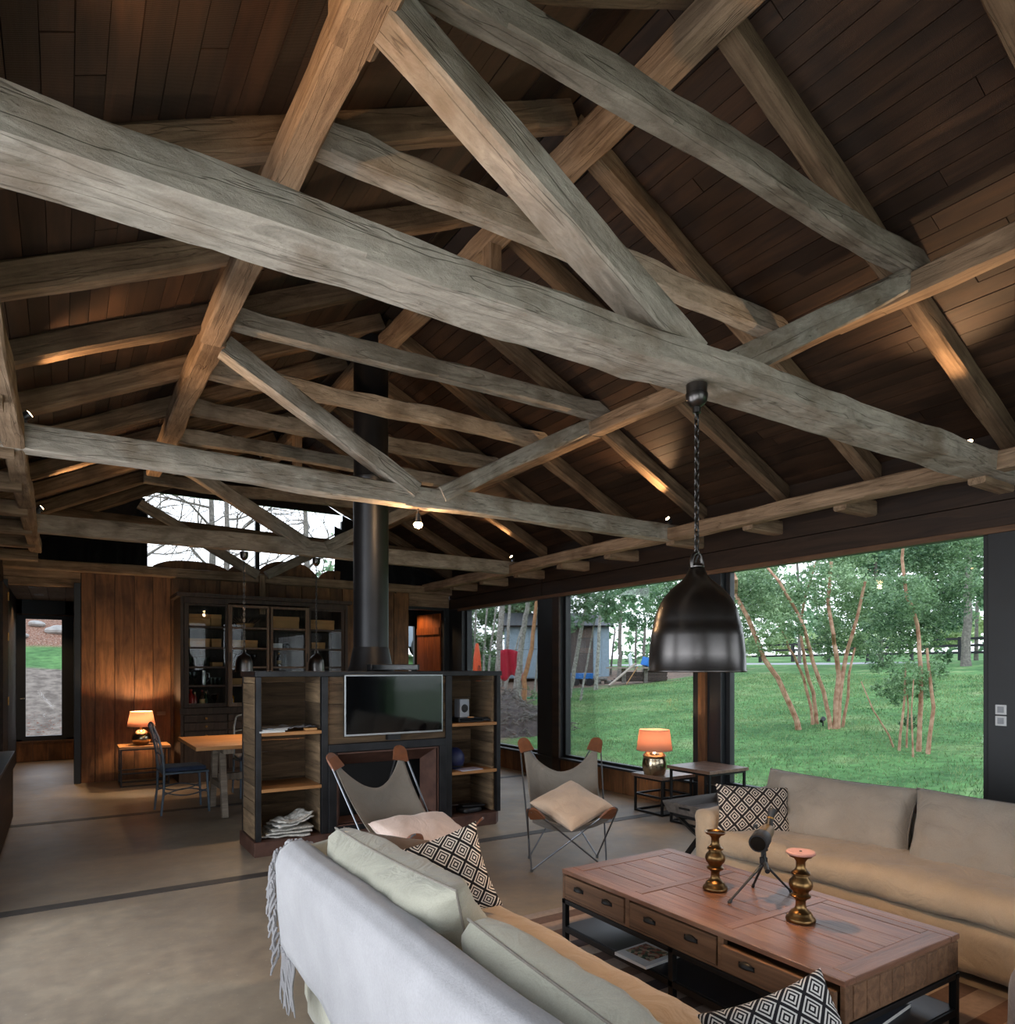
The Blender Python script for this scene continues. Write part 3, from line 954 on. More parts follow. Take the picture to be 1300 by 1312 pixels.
# ================================================================== ROOF
ce = struct_root('ceiling')
ang = math.atan(SL); cs = math.cos(ang)
RH = .15                     # rafter depth
Y0, Y1 = BY - .15, FY + .3
nrow = 34; bw = .108
for side in (1, -1):
    sd = Vector((side * math.cos(ang), 0, -math.sin(ang)))
    nrm = Vector((side * math.sin(ang), 0, math.cos(ang)))
    base = Vector((RX, 0, RZ)) + Vector((0, 0, RH / cs))
    for k in range(nrow):
        ys = [Y0]
        y = Y0 + R.uniform(1.2, 3.6)
        while y < Y1 - 1.2:
            ys.append(y); y += R.uniform(2.6, 4.4)
        ys.append(Y1)
        for a, b in zip(ys[:-1], ys[1:]):
            c = base + sd * (bw * (k + .5)) + nrm * (.012 + R.uniform(0, .007))
            L_ = b - a - .004
            o = MB().box(-L_ / 2, L_ / 2, -(bw - .004) / 2, (bw - .004) / 2, -.011, .011).build('board', M['roof'], ce)
            place(o, (c.x, (a + b) / 2, c.z), (0, 1, 0), sd)
    # unseen sheet above the boards, added to stop light leaking through the gaps
    c = base + sd * (bw * nrow / 2) + nrm * .045
    o = MB().box(-(Y1 - Y0) / 2, (Y1 - Y0) / 2, -bw * nrow / 2 - .03, bw * nrow / 2 + .03, -.01, .01).build('roof_light_stop', M['black'], ce)
    place(o, (c.x, (Y0 + Y1) / 2, c.z), (0, 1, 0), sd)
RY = [2.24 + .935 * i for i in range(-6, 10)]
for i, y in enumerate(RY):
    for side in (1, -1):
        yy = y + R.uniform(-.03, .03)
        p0 = Vector((RX + side * .03, yy, zu(RX) + RH / 2 / cs))
        xe = RX + side * 3.3
        p1 = Vector((xe, yy + R.uniform(-.02, .02), zu(xe) + RH / 2 / cs))
        beam('rafter', p0, p1, .115, RH, M['rafter'], ce, wob=.012, ch=.12)
        # short level tail piece at the eave
        xa, xb = (5.2, WX + .02) if side == 1 else (-.24, LX - .02)
        beam('rafter_tail', (xa, yy + .02, 2.815), (xb, yy + .02, 2.815), .11, .125, M['plate'], ce, wob=.008, ch=.1)

# ridge beam and purlins
o = beam('ridge_beam', (RX, BY, 4.46), (RX, 3.75, 4.455), .155, .15, M['plate'], wob=.014, seed=21)
tag(o, 'front length of the square ridge beam, ending at the king post', 'beam')
o = beam('ridge_beam', (RX + .01, 3.75, 4.45), (RX, FY, 4.455), .14, .145, M['plate'], wob=.014, seed=22)
tag(o, 'rear length of the ridge beam, running on to the gable', 'beam')
o = beam('purlin', (.85, BY, 3.74), (.85, 2.33, 3.73), .165, .16, M['plate'], wob=.014, seed=23)
tag(o, 'left purlin, front length, its sawn end showing at the top of the photo', 'beam')
o = beam('purlin', (.845, 2.1, 3.715), (.84, 4.95, 3.72), .135, .135, M['plate'], wob=.012, seed=24)
tag(o, 'left purlin, middle length in warm light between the first two trusses', 'beam')
o = beam('purlin', (.85, 4.93, 3.73), (.85, 8.6, 3.71), .145, .15, M['plate'], wob=.014, seed=25)
tag(o, 'left purlin, rear length, ending freely beyond the third truss', 'beam')
o = beam('purlin', (4.16, BY, 3.73), (4.16, 2.6, 3.72), .13, .14, M['plate'], wob=.014, seed=26)
tag(o, 'right purlin, front length, passing over the strut of the nearest truss', 'beam')
o = beam('purlin', (4.15, 2.3, 3.71), (4.15, 5.25, 3.71), .12, .125, M['plate'], wob=.014, seed=27)
tag(o, 'right purlin, middle length above the hanging bell lamp', 'beam')
o = beam('purlin', (4.15, 4.95, 3.71), (4.15, FY, 3.70), .13, .135, M['plate'], wob=.014, seed=28)
tag(o, 'right purlin, rear length behind the stove pipe', 'beam')
o = beam('eave_plate', (5.17, BY, 2.86), (5.17, FY, 2.86), .14, .125, M['plate'], wob=.016, seed=31)
tag(o, 'long eave beam running along the window wall above the glass', 'beam')
o = beam('eave_plate', (-.25, BY, 2.86), (-.25, 9.35, 2.86), .11, .13, M['plate'], wob=.016, seed=32)
tag(o, 'long eave beam at the far left, its rounded end hanging before the hallway', 'beam')

# trusses: tie beam with two struts rising from its middle
for i, (y, wt, ht, zb) in enumerate(((2.195, .235, .125, 2.795), (5.06, .115, .165, 2.795), (7.98, .12, .175, 2.795))):
    t = thing('roof_truss', ['massive whitewashed tie beam truss nearest the viewer, crossing the whole ceiling',
                             'second roof truss, grey tie beam carrying a bare bulb in front of the stove pipe',
                             'third roof truss, dark tie beam with two small bell lamps'][i], 'truss', (RX, y, zb))
    zc = zb + ht / 2
    mt = M['beam_pale'] if i < 2 else M['beam']
    beam('tie_beam', (LX - .02, y, zc), (WX + .02, y, zc), wt, ht, mt, t, wob=.022 if i == 0 else .014, seed=40 + i, rel=(RX, y, zb), ch=.07)
    sw = .15 if i == 0 else .12
    beam('strut', (RX - .11, y - .02, zb + ht * .7), (.93, y - .02, 3.70), sw, .14, mt, t, wob=.018, seed=50 + i, rel=(RX, y, zb))
    beam('strut', (RX + .11, y - .02, zb + ht * .7), (4.2, y - .02, 3.80), sw, .13, mt, t, wob=.014, seed=60 + i, rel=(RX, y, zb))
t = thing('gable_truss', 'pair of crossing struts standing against the gable window above the cabinet', 'truss', (RX, FY - .12, 2.9))
for s in (-1, 1):
    beam('strut', (RX + .06 * s, FY - .12, 2.88), (RX + s * 1.6, FY - .12, 3.72), .1, .13, M['beam'], t, wob=.012, rel=(RX, FY - .12, 2.9))
beam('post', (RX, FY - .13, 2.3), (RX, FY - .13, 2.86), .08, .1, M['plate'], t, up=(0, 1, 0), wob=.008, rel=(RX, FY - .12, 2.9))
beam('tie_board', (LX, FY - .12, 3.5), (WX - .1, FY - .12, 3.43), .06, .12, M['rafter'], t, wob=.01, rel=(RX, FY - .12, 2.9))

# collar beams resting on the purlins beside the rafters
clab = ['nearest collar beam, top of the photo, ending over the right strut', 'second collar beam from the viewer, bowed, above the nearest tie beam',
        'third collar beam, carrying the king post under the ridge', 'fourth collar beam, just in front of the stove pipe top',
        'fifth collar beam, straight, crossing the stove pipe', 'sixth collar beam, behind the stove pipe',
        'seventh collar beam, beyond the second truss', 'eighth collar beam, low in the view beyond the third truss', 'last collar beam before the gable cloth']
for i, k in enumerate((6, 7, 8, 9, 10, 11, 12, 13, 14)):
    y = RY[k] - .06 - .055
    xa, xb = .84, 4.3
    o = beam('collar_beam', (xa, y, 3.865), (xb, y, 3.865), .105, .14, M['beam'] if i != 1 else M['beam_pale'], wob=.026, seed=70 + i, ch=.09)
    tag(o, clab[i], 'beam')
for i, (y, lab) in enumerate(((RY[8] - .06, 'short square post between the third collar and the ridge'), (RY[13] - .06, 'short square post between a far collar and the ridge'))):
    o = beam('king_post', (RX, y, 3.94), (RX, y, 4.39), .1, .11, M['plate'], up=(0, 1, 0), wob=.006, seed=90 + i)
    tag(o, lab, 'post')

# ================================================================== FIREPLACE AND SHELF UNIT
UX, UY = 1.30, 5.74            # front left corner on the floor; local x to the right, local y to the back
UW, UD, UH = 2.30, .52, 1.48
u = thing('fireplace_unit', 'freestanding steel and plank fireplace wall with shelf bays on both sides', 'fireplace', (UX, UY, 0))
# plinth with cut corners
mb = MB()
pl = [(0, .0), (UW - .06, 0), (UW, .07), (UW, UD), (0, UD)]
ppl = [(-.02, -.03), (UW - .07, -.03), (UW + .01, .06), (UW + .01, UD), (-.02, UD)]
n = len(ppl)
mb.v = [(a, b, 0) for a, b in ppl] + [(a, b, .115) for a, b in ppl]
mb.f = [tuple(range(n))[::-1], tuple(range(n, 2 * n))] + [(i, (i + 1) % n, n + (i + 1) % n, n + i) for i in range(n)]
mb.build('plinth', M['rust'], u, bevel=.004)
box('hearth', M['rust'], .52, 1.76, -.42, -.03, 0, .05, u, bevel=.004)
box('top_plate', M['steel'], -.01, UW + .01, -.01, UD + .01, UH - .045, UH, u, bevel=.004)
for x0, x1 in ((0, .04), (.53, .585), (1.70, 1.765), (UW - .04, UW)):
    box('upright', M['steel'], x0, x1, 0, .05, .115, UH - .045, u, bevel=.003)
    box('upright', M['steel'], x0, x1, UD - .05, UD, .115, UH - .045, u, bevel=.003)
# planks of both ends
z = .12; hs = []
while z < UH - .06:
    h_ = min(R.choice((.1, .14, .17, .2, .13)), UH - .047 - z)
    if UH - .047 - z - h_ < .04: h_ = UH - .047 - z
    box('plank', M['plank_y'], .006 - R.random() * .008, .03, .05, UD - .05, z + .002, z + h_ - .002, u)
    box('plank', M['plank_y'], UW - .03, UW - .006, .05, UD - .05, z + .002, z + h_ - .002, u)
    hs.append((z, h_)); z += h_
# planks at the back and inner sides of the shelf bays
for xa, xb in ((.04, .53), (1.765, UW - .04)):
    for z0, h_ in hs:
        box('plank', M['plank'], xa, xb, UD - .05, UD - .03 + R.random() * .005, z0 + .002, z0 + h_ - .002, u)
for xa in (.531, 1.742):
    for z0, h_ in hs:
        box('plank', M['plank_y'], xa, xa + .022, .05, UD - .05, z0 + .002, z0 + h_ - .002, u)
for xa in (.04, UW - .062):
    for z0, h_ in hs:
        box('plank', M['plank_y'], xa - .008, xa + .014, .05, UD - .05, z0 + .002, z0 + h_ - .002, u)
for z0 in (.53, .985):
    box('shelf', M['shelf'], .042, .53, .0, UD - .05, z0 - .028, z0, u, bevel=.003)
    box('shelf', M['shelf'], 1.767, UW - .042, .0, UD - .05, z0 - .028, z0, u, bevel=.003)
# planks behind the television
z = .86
while z < UH - .05:
    h_ = min(.17, UH - .047 - z)
    box('plank', M['plank'], .585, 1.70, .012 + R.random() * .006, .05, z + .002, z + h_ - .002, u)
    z += .17
# firebox
for a in ((.585, 1.70, .79, .86), (.585, 1.70, .115, .16), (.585, .655, .16, .79), (1.63, 1.70, .16, .79)):
    box('firebox_frame', M['steel'], a[0], a[1], -.012, .04, a[2], a[3], u, bevel=.004)
box('fire_chamber', M['iron'], .60, 1.69, UD - .08, UD - .05, .14, .8, u)
box('fire_chamber', M['iron'], .60, .63, .04, UD - .06, .14, .8, u)
box('fire_chamber', M['iron'], 1.66, 1.69, .04, UD - .06, .14, .8, u)
box('fire_chamber', M['iron'], .6, 1.69, .04, UD - .06, .125, .15, u)
box('fire_chamber', M['iron'], .6, 1.69, .04, UD - .06, .80, .84, u)
# rusty splayed lining around the opening
mb = MB()
o_ = (.67, 1.615, .175, .775); i_ = (.75, 1.53, .2, .66)
F = [(o_[0], .03, o_[2]), (o_[1], .03, o_[2]), (o_[1], .03, o_[3]), (o_[0], .03, o_[3])]
B_ = [(i_[0], .2, i_[2]), (i_[1], .2, i_[2]), (i_[1], .2, i_[3]), (i_[0], .2, i_[3])]
mb.v = F + B_
mb.f = [(i, (i + 1) % 4, 4 + (i + 1) % 4, 4 + i) for i in range(4)]
mb.build('splayed_lining', M['rust'], u, solid=.008)
mb = MB()
for a, b in (((.66, .79 - .012), (1.625, .79 - .012)), ((.66, .165), (1.625, .165)), ((.665, .165), (.665, .778)), ((1.62, .165), (1.62, .778))):
    mb.bar((a[0], .005, a[1]), (b[0], .005, b[1]), .012, .012, up=(0, 1, 0))
mb.build('door_rail', M['rust'], u)
# stove pipe rises from the unit through the roof
sp = thing('stove_pipe', 'tall black stove pipe rising from the fireplace to the roof', 'chimney', (2.40, 6.08, UH))
MB().lathe([(.215, 0), (.208, .02), (.195, .05), (.166, .20), (.160, .22)], n=32).build('collar_cone', M['pipe'], sp, smooth=True)
MB().lathe([(.160, .22), (.160, 1.75), (.164, 1.755), (.164, 1.78), (.158, 1.785), (.158, 3.05)], n=32).build('pipe', M['pipe'], sp, smooth=True)

# television on the unit
tv = thing('television', 'flat television with a thin silver frame hung above the fire', 'television', (2.005, 5.695, .925))
box('frame', M['alu'], 0, .93, -.02, .02, 0, .525, tv, bevel=.003)
box('screen', M['screen'], .012, .918, -.024, -.018, .018, .513, tv)
box('stand_block', M['plastic'], .4, .52, 0, .05, -.05, .02, tv)
mb = MB().tube([(.5, -.03, -.03), (.5, -.03, -.0)], .006, 6)
sb = thing('receiver_box', 'flat black receiver box on top of the fireplace unit behind the television', 'electronics', (2.27, 5.755, UH))
box('case', M['plastic'], 0, .47, 0, .1, .008, .062, sb, bevel=.006)
box('front_panel', M['screen'], .01, .45, -.004, 0, .015, .055, sb)
for x in (.04, .42):
    MB().lathe([(.012, 0), (.012, .009)], n=10, cap=(True, True)).build('foot', M['plastic'], sb, (x, .05, 0))


# things on the shelves
def book(name, loc, w, d, h, rz, mat, cover, label, cat='magazine', group=None, parts=True):
    t = thing(name, label, cat, loc, rz, group)
    box('pages', M['paper'], -w / 2 + .003, w / 2 - .002, -d / 2 + .003, d / 2 - .003, .0015, h - .0015, t)
    box('cover', mat, -w / 2, w / 2, -d / 2, d / 2, h - .0015, h, t)
    box('cover', mat, -w / 2, w / 2, -d / 2, d / 2, 0, .0015, t)
    box('spine', mat, -w / 2 - .001, -w / 2 + .001, -d / 2, d / 2, 0, h, t)
    return t


def colmat(name, c, rough=.5):
    return plain(name, srgb(*c), rough=rough, var=.1, scale=10)


mg, mw, mb_ = colmat('grey_cover', (120, 122, 128)), colmat('white_cover', (210, 212, 214)), colmat('dark_blue_cover', (48, 56, 78))
lx = UX
book('magazine', (lx + .12, UY + .12, .986), .20, .27, .012, .05, mw, 0, 'white magazine at the bottom of the pile on the upper left shelf')
book('magazine', (lx + .13, UY + .13, .999), .20, .27, .010, .2, mw, 0, 'white magazine second from bottom on the upper left shelf')
book('magazine', (lx + .15, UY + .13, 1.010), .19, .26, .009, .5, mg, 0, 'grey magazine lying askew on top of the upper left shelf pile')


def crumple(name, w, d, amp, mat, loc, rz, label, cat, seed, th=.003, base=0.0, fold=None):
    def fn(a, b):
        x = (a - .5) * w; y = (b - .5) * d
        z = base + amp * (.5 + .5 * noise.noise((x * 9 + seed, y * 9, seed))) + amp * .6 * abs(noise.noise((x * 20 + seed, y * 18, 1)))
        if fold: z += fold * max(0, a - .5) * 2
        return (x, y, max(.002, z))
    o = MB().grid(fn, 18, 18).build(name, mat, None, loc, (0, 0, rz), smooth=True, solid=th, flat=25)
    return tag(o, label, cat)


M['foil'] = plain('grey_plastic_bag', srgb(104, 108, 116), rough=.35, var=.2, scale=20)
crumple('plastic_bag', .26, .2, .045, M['foil'], (lx + .37, UY + .16, .986), .3, 'crumpled grey plastic bag beside the magazines on the upper left shelf', 'bag', 3)
tag(box('carton', M['box'], lx + .40, lx + .5, UY + .03, UY + .08, .986, 1.004, bevel=.002), 'small flat brown carton at the front of the upper left shelf', 'box')
nl = ['newspaper lying at the bottom of the heap in the lower left bay', 'newspaper second from bottom in the lower left bay heap',
      'newspaper in the middle of the heap in the lower left bay', 'crumpled newspaper near the top of the lower left bay heap',
      'grey crumpled newspaper leaning up to the right on the heap in the lower left bay']
for i in range(5):
    crumple('newspaper', .40 - .03 * i, .30 - .02 * i, .018 + .012 * (i > 2), M['news'] if i != 3 else M['paper'], (lx + .27 + .012 * i, UY + .17 - .01 * i, .117 + i * .027),
            .15 * i - .25, nl[i], 'newspaper', 11 + i * 3, th=.012, fold=.05 * (i >= 3))
rx = UX + 1.77
t = thing('speaker', 'small silver grey speaker box standing on the upper right shelf', 'speaker', (rx + .22, UY + .22, .986), .1)
box('case', plain('silver_plastic', srgb(150, 154, 164), rough=.4, var=.05), -.055, .055, -.05, .05, 0, .22, t, bevel=.006)
MB().lathe([(.001, 0), (.02, .004), (.038, .0), (.042, -.004)], n=20).build('cone', M['plastic'], t, (0, -.052, .13), (HP, 0, 0))
t = thing('video_player', 'black flat media box lying on the upper right shelf', 'electronics', (rx + .1, UY + .06, .986))
box('case', M['plastic'], 0, .27, 0, .2, .005, .045, t, bevel=.003)
box('front_panel', M['screen'], .01, .26, -.003, 0, .012, .04, t)
t = thing('router', 'black upright router with a cable at the left of the upper right shelf', 'electronics', (rx + .03, UY + .3, .986))
box('case', M['plastic'], 0, .12, 0, .05, 0, .2, t, bevel=.005)
MB().tube([(.06, .0, .18), (.05, -.05, .3), (-.0, -.03, .38), (-.01, .02, .42)], .003, 6).build('cable', M['plastic'], t, smooth=True)
t = thing('toy_car', 'small black gadget at the front right of the upper right shelf', 'electronics', (rx + .38, UY + .07, .986))
box('body', M['plastic'], 0, .08, 0, .05, .006, .03, t, bevel=.006)
box('top', M['plastic'], .015, .06, .008, .042, .03, .045, t, bevel=.006)
tag(box('wood_block', M['shelf'], rx + .19, rx + .25, UY + .035, UY + .055, 1.032, 1.045, bevel=.003), 'tiny pale wooden block lying on the black media box', 'block')
mbb = MB().lathe([(.001, 0), (.055, .006), (.09, .04), (.105, .09), (.1, .14), (.075, .18), (.04, .205), (.001, .21)], n=24)
t = thing('blue_cap', 'dark blue rounded helmet on the middle right shelf', 'helmet', (rx + .12, UY + .2, .531))
mbb.build('shell', colmat('navy_shell', (26, 34, 74)), t, smooth=True)
MB().tube([(.09 * math.cos(a), .09 * math.sin(a), .035) for a in [2 * math.pi * k / 16 for k in range(16)]], .008, 6, closed=True).build('rim', M['plastic'], t, smooth=True)
book('magazine', (rx + .22, UY + .09, .531), .24, .16, .008, .1, colmat('lilac_cover', (164, 160, 180)), 0, 'pale lilac magazine lying on the middle right shelf')
for i, (a, b, c, lab) in enumerate(((.2, .16, .05, 'black leather pouch at the bottom of the lower right bay'), (.24, .12, .022, 'grey folder lying on the black pouch in the lower right bay'))):
    o = softbox('pouch' if i == 0 else 'folder', M['plastic'] if i == 0 else M['steel'], -a / 2, a / 2, -b / 2, b / 2, 0, c, r=.012, amp=.006, seed=i)
    o.location = (rx + .24 + .04 * i, UY + .12, .117 + c / 2 + .053 * i)
    o.rotation_euler = (0, 0, .2 - .4 * i)
    tag(o, lab, 'bag' if i == 0 else 'folder')

# ================================================================== SOFAS
def cushion(name, mat, w, h, t_, loc, xa, ya, label, seed, cat='cushion', pinch=.06, wr=.014, n=22, bulge=.34, sag=0.0, piping=False, group=None):
    o = pillow_mb(w, h, t_, seed, n, pinch, wr, sag, bulge).build(name, mat, None, smooth=True, flat=0)
    place(o, loc, xa, ya)
    tag(o, label, cat, group)
    if piping:
        pts = []
        for k in range(64):
            s_ = k / 64 * 4
            e = int(s_); f_ = s_ - e
            q = [(-1 + 2 * f_, -1), (1, -1 + 2 * f_), (1 - 2 * f_, 1), (-1, 1 - 2 * f_)][e]
            x = q[0] * w / 2 * (1 - pinch * (1 - q[1] ** 2) * abs(q[0]) ** 3)
            y = q[1] * h / 2 * (1 - pinch * (1 - q[0] ** 2) * abs(q[1]) ** 3)
            pts.append((x, y, -sag * (q[0] ** 2 + q[1] ** 2) / 2))
        MB().tube(pts, .004, 6, closed=True).build('piping', M['canvas'], o, smooth=True)
    return o


# left sofa: backrest faces the camera side
sl = thing('sofa', 'long linen sofa seen from behind, pale throw over its back', 'sofa', (1.2, 1.0, 0))
def sx(a): return a - 1.2
def sy(a): return a - 1.0
YA, YB = -1.2, 2.93
softbox('base', M['linen'], sx(.86), sx(1.66), sy(YA), sy(YB), .04, .30, .03, sl, .006, 6, 1, .08)
mb = MB()
prof = [(.90, .04), (.865, .2), (.82, .42), (.785, .62), (.785, .68), (.80, .715), (.835, .735), (.87, .725), (.90, .69), (.915, .6), (.935, .42), (.95, .30)]
ny = 40
def backfn(a, b):
    k = a * (len(prof) - 1); i = min(int(k), len(prof) - 2); f_ = k - i
    x = prof[i][0] * (1 - f_) + prof[i + 1][0] * f_; z = prof[i][1] * (1 - f_) + prof[i + 1][1] * f_
    y = YA + (YB - YA) * b
    return (sx(x) + .006 * noise.noise((y * 3, z * 4, 2)), sy(y), z + .008 * noise.noise((y * 2, x * 5, 5)))
mb.grid(backfn, 22, ny)
# end caps
for b in (0, 1):
    idx = [b * ny * 23 + i for i in range(23)]
    mb.f.append(tuple(idx if b else idx[::-1]))
mb.build('backrest', M['linen'], sl, smooth=True, flat=50)
softbox('seat_cushion', M['linen_tan'], sx(.92), sx(1.71), sy(YA), sy(1.0), .29, .425, .055, sl, .014, 5, 9, .05, .02)
softbox('seat_cushion', M['linen_tan'], sx(.92), sx(1.71), sy(1.005), sy(2.9), .29, .43, .055, sl, .016, 5, 19, .045, .02)
softbox('arm', M['linen'], sx(.88), sx(1.5), sy(2.90), sy(3.03), .04, .55, .05, sl, .006, 5, 4, .06)
MB().tube([(sx(.845), sy(YA), .3), (sx(.84), sy(2.0), .3), (sx(.85), sy(YB), .3)], .005, 6).build('piping', M['linen'], sl)
for x in (.95, 1.6):
    for y in (YA + .1, YB - .1):
        MB().lathe([(.025, 0), (.03, .05)], n=10, cap=(True, True)).build('foot', M['iron'], sl, (sx(x), sy(y), 0))
cushion('back_cushion', M['linen'], 1.08, .50, .28, (1.05, 2.34, .595), (0, 1, -.02), (-.3, 0, 1), 'large sage linen back cushion at the far end of the left sofa', 3, wr=.028, piping=True, bulge=.24)
cushion('back_cushion', M['linen'], 1.10, .46, .28, (1.08, 1.22, .535), (0, 1, .05), (-.42, 0, 1), 'sagging sage linen back cushion in the middle of the left sofa, dark seam', 7, wr=.028, piping=True, bulge=.24)
cushion('back_cushion', M['linen'], 1.0, .5, .28, (1.08, .25, .58), (0, 1, 0), (-.3, 0, 1), 'sage linen back cushion at the cut-off near end of the left sofa', 9, wr=.02)
o = cushion('throw_pillow', M['taupe'], .40, .30, .12, (1.21, 2.94, .61), (.9, -.35, -.2), (-.2, .45, .75), 'dark taupe pillow with a small black tag behind the diamond pillow', 13)
MB().box(-.02, .02, -.02, .02, 0, .002).build('tag', M['plastic'], o, (.1, -.02, .07))
cushion('throw_pillow', M['diamond'], .46, .38, .15, (1.39, 2.72, .575), (.84, -.42, .30), (-.35, .35, .85), 'black and white diamond pillow at the far end of the left sofa', 17, pinch=.1)
cushion('throw_pillow', M['diamond3'], .36, .36, .13, (1.58, 1.11, .485), (.71, -.57, .4), (.3, .5, .8), 'black and white diamond pillow cut off at the bottom edge, by the coffee table', 19, pinch=.1)
cushion('throw_pillow', M['linen'], .34, .26, .12, (1.02, 2.99, .63), (.8, .5, 0), (0, .3, 1), 'small sage cushion peeping out beyond the throw fringe at the sofa end', 23)
# throw blanket over the sofa back
tprof = [(.79, .30), (.77, .45), (.757, .6), (.752, .68), (.772, .735), (.815, .765), (.865, .76), (.905, .735), (.93, .68)]
T0, T1 = .2, 2.97
def thr(a, b):
    y = T0 + (T1 - T0) * b
    lo = 0 if b < .9 else 0
    k = a * (len(tprof) - 1); i = min(int(k), len(tprof) - 2); f_ = k - i
    x = tprof[i][0] * (1 - f_) + tprof[i + 1][0] * f_; z = tprof[i][1] * (1 - f_) + tprof[i + 1][1] * f_
    nn = noise.noise((y * 1.8, z * 3, 4)); n2 = noise.noise((y * 6, z * 5, 8))
    hem = max(0, 1 - a / .3)
    z += hem * (.05 * math.sin(y * 2.2 + 1.0) - .06 * (1 - b) + .03 * nn)
    x -= hem * (.015 + .02 * n2) 
    return (x + .008 * nn + .003 * n2, y, z + .006 * nn)
th = thing('throw_blanket', 'pale grey wool throw with a tasselled end draped over the left sofa back', 'blanket', (0, 0, 0))
mb = MB().grid(thr, 34, 90)
mb.build('cloth', M['throw'], th, smooth=True, solid=.012, flat=0)
mb = MB()
for k in range(46):
    a = k / 45
    p = Vector(thr(a * .98, 1.0))
    lean = .02 + R.random() * .03
    ln = .10 + R.random() * .07
    top = a > .5
    pts = []
    for q in range(6):
        s_ = q / 5
        if a < .62:
            pts.append(p + Vector((-.012 - .012 * s_ + .01 * math.sin(s_ * 5 + k), .012 + lean * s_ * .8, -ln * s_)))
        else:
            pts.append(p + Vector((.01 * math.sin(s_ * 4 + k), .03 * s_ + .05 * s_ * (1 - a), .018 * math.sin(s_ * 3.1) - ln * .8 * s_ * s_)))
    mb.tube(pts, [.006, .008, .007, .006, .006, .004], 5)
for k in range(16):       # tassels of the lower hem corner
    y = T1 - .02 - k * .012
    p = Vector(thr(0, (y - T0) / (T1 - T0)))
    ln = .16 + R.random() * .08
    mb.tube([p + Vector((-.006 + .006 * math.sin(q + k), .006 * math.cos(q * 1.3 + k), -ln * q / 5)) for q in range(6)], [.005, .007, .006, .006, .005, .003], 5)
f_ = mb.build('fringe', M['throw'], th, smooth=True)
f_['kind'] = 'stuff'

# right sofa under the window, slightly turned
sr = thing('sofa', 'long linen sofa under the big window with taupe back cushions', 'sofa', (4.05, 2.0, 0))
def qx(a): return a - 4.05
def qy(a): return a - 2.0
softbox('base', M['linen_tan'], qx(3.63), qx(4.45), qy(-.4), qy(3.28), .03, .28, .035, sr, .012, 5, 31, .06)
softbox('seat_cushion', M['linen_tan'], qx(3.60), qx(4.3), qy(-.3), qy(3.12), .28, .43, .055, sr, .02, 5, 33, .05, .03)
softbox('backrest', M['linen_grey'], qx(4.24), qx(4.5), qy(-.4), qy(3.28), .05, .66, .07, sr, .008, 4, 35, .07)
softbox('arm', M['linen_tan'], qx(3.61), qx(4.45), qy(3.13), qy(3.3), .03, .555, .05, sr, .01, 5, 37, .05)
for x in (3.7, 4.4):
    for y in (-.3, 3.2):
        MB().lathe([(.025, 0), (.03, .05)], n=10, cap=(True, True)).build('foot', M['iron'], sr, (qx(x), qy(y), 0))
cushion('back_cushion', M['linen_grey'], 1.02, .46, .24, (4.15, 2.62, .575), (0, -1, 0), (.3, 0, 1), 'taupe linen back cushion at the far end of the window sofa', 41, wr=.03, piping=True, bulge=.26)
cushion('back_cushion', M['linen_grey'], 1.02, .47, .24, (4.13, 1.61, .58), (0, -1, .0), (.3, 0, 1), 'taupe linen back cushion in the middle of the window sofa', 43, wr=.03, piping=True, bulge=.26)
cushion('back_cushion', M['linen_grey'], 1.0, .46, .24, (4.12, .6, .58), (0, -1, 0), (.3, 0, 1), 'taupe linen back cushion at the cut-off near end of the window sofa', 45, wr=.018)
cushion('throw_pillow', M['diamond2'], .50, .32, .14, (3.86, 3.0, .565), (.86, -.5, -.06), (.1, .25, .95), 'fine diamond patterned pillow leaning on the arm of the window sofa', 47, pinch=.09)
tp2 = [(4.27, .60), (4.285, .68), (4.33, .715), (4.42, .715), (4.50, .68), (4.515, .55)]
def thr2(a, b):
    y = 3.12 - b * 3.3
    k = a * (len(tp2) - 1); i = min(int(k), len(tp2) - 2); f_ = k - i
    x = tp2[i][0] * (1 - f_) + tp2[i + 1][0] * f_; z = tp2[i][1] * (1 - f_) + tp2[i + 1][1] * f_
    bunch = .03 * math.exp(-((b - .02) / .03) ** 2)
    return (x + .01 * noise.noise((y * 3, z * 4, 1)), y, z + bunch * (1 + noise.noise((x * 30, y * 20, 3))) + .008 * noise.noise((y * 4, x * 6, 2)))
o = MB().grid(thr2, 16, 80).build('throw_blanket', M['throw_brown'], None, smooth=True, solid=.014, flat=0)
tag(o, 'mauve brown wool throw lying along the top of the window sofa back', 'blanket')
# grey upholstered seat at the right edge
gs = thing('ottoman', 'grey wool ottoman cut off by the right edge beside the coffee table', 'ottoman', (3.11, .86, 0))
softbox('seat', M['greywool'], -.25, .25, -.3, .3, .05, .44, .09, gs, .006, 4, 51, .05)
for x in (-.18, .18):
    for y in (-.22, .22):
        MB().lathe([(.018, 0), (.024, .07)], n=10, cap=(True, True)).build('leg', M['iron'], gs, (x, y, 0))

# ================================================================== COFFEE TABLE
TX0, TX1, TY0, TY1, TZ = 2.25, 3.055, 1.375, 2.97, .43
ct = thing('coffee_table', 'long reclaimed wood coffee table with drawers on a black iron frame', 'table', ((TX0 + TX1) / 2, (TY0 + TY1) / 2, 0))
cx_, cy_ = (TX0 + TX1) / 2, (TY0 + TY1) / 2
def cb(nm, mt, x0, x1, y0, y1, z0, z1, p=None, bv=.003):
    return box(nm, mt, x0 - cx_, x1 - cx_, y0 - cy_, y1 - cy_, z0, z1, p or ct, bv)
def_y = [TY0, TY0 + .09, 1.905, 1.955, 2.435, 2.485, TY1 - .09, TY1]
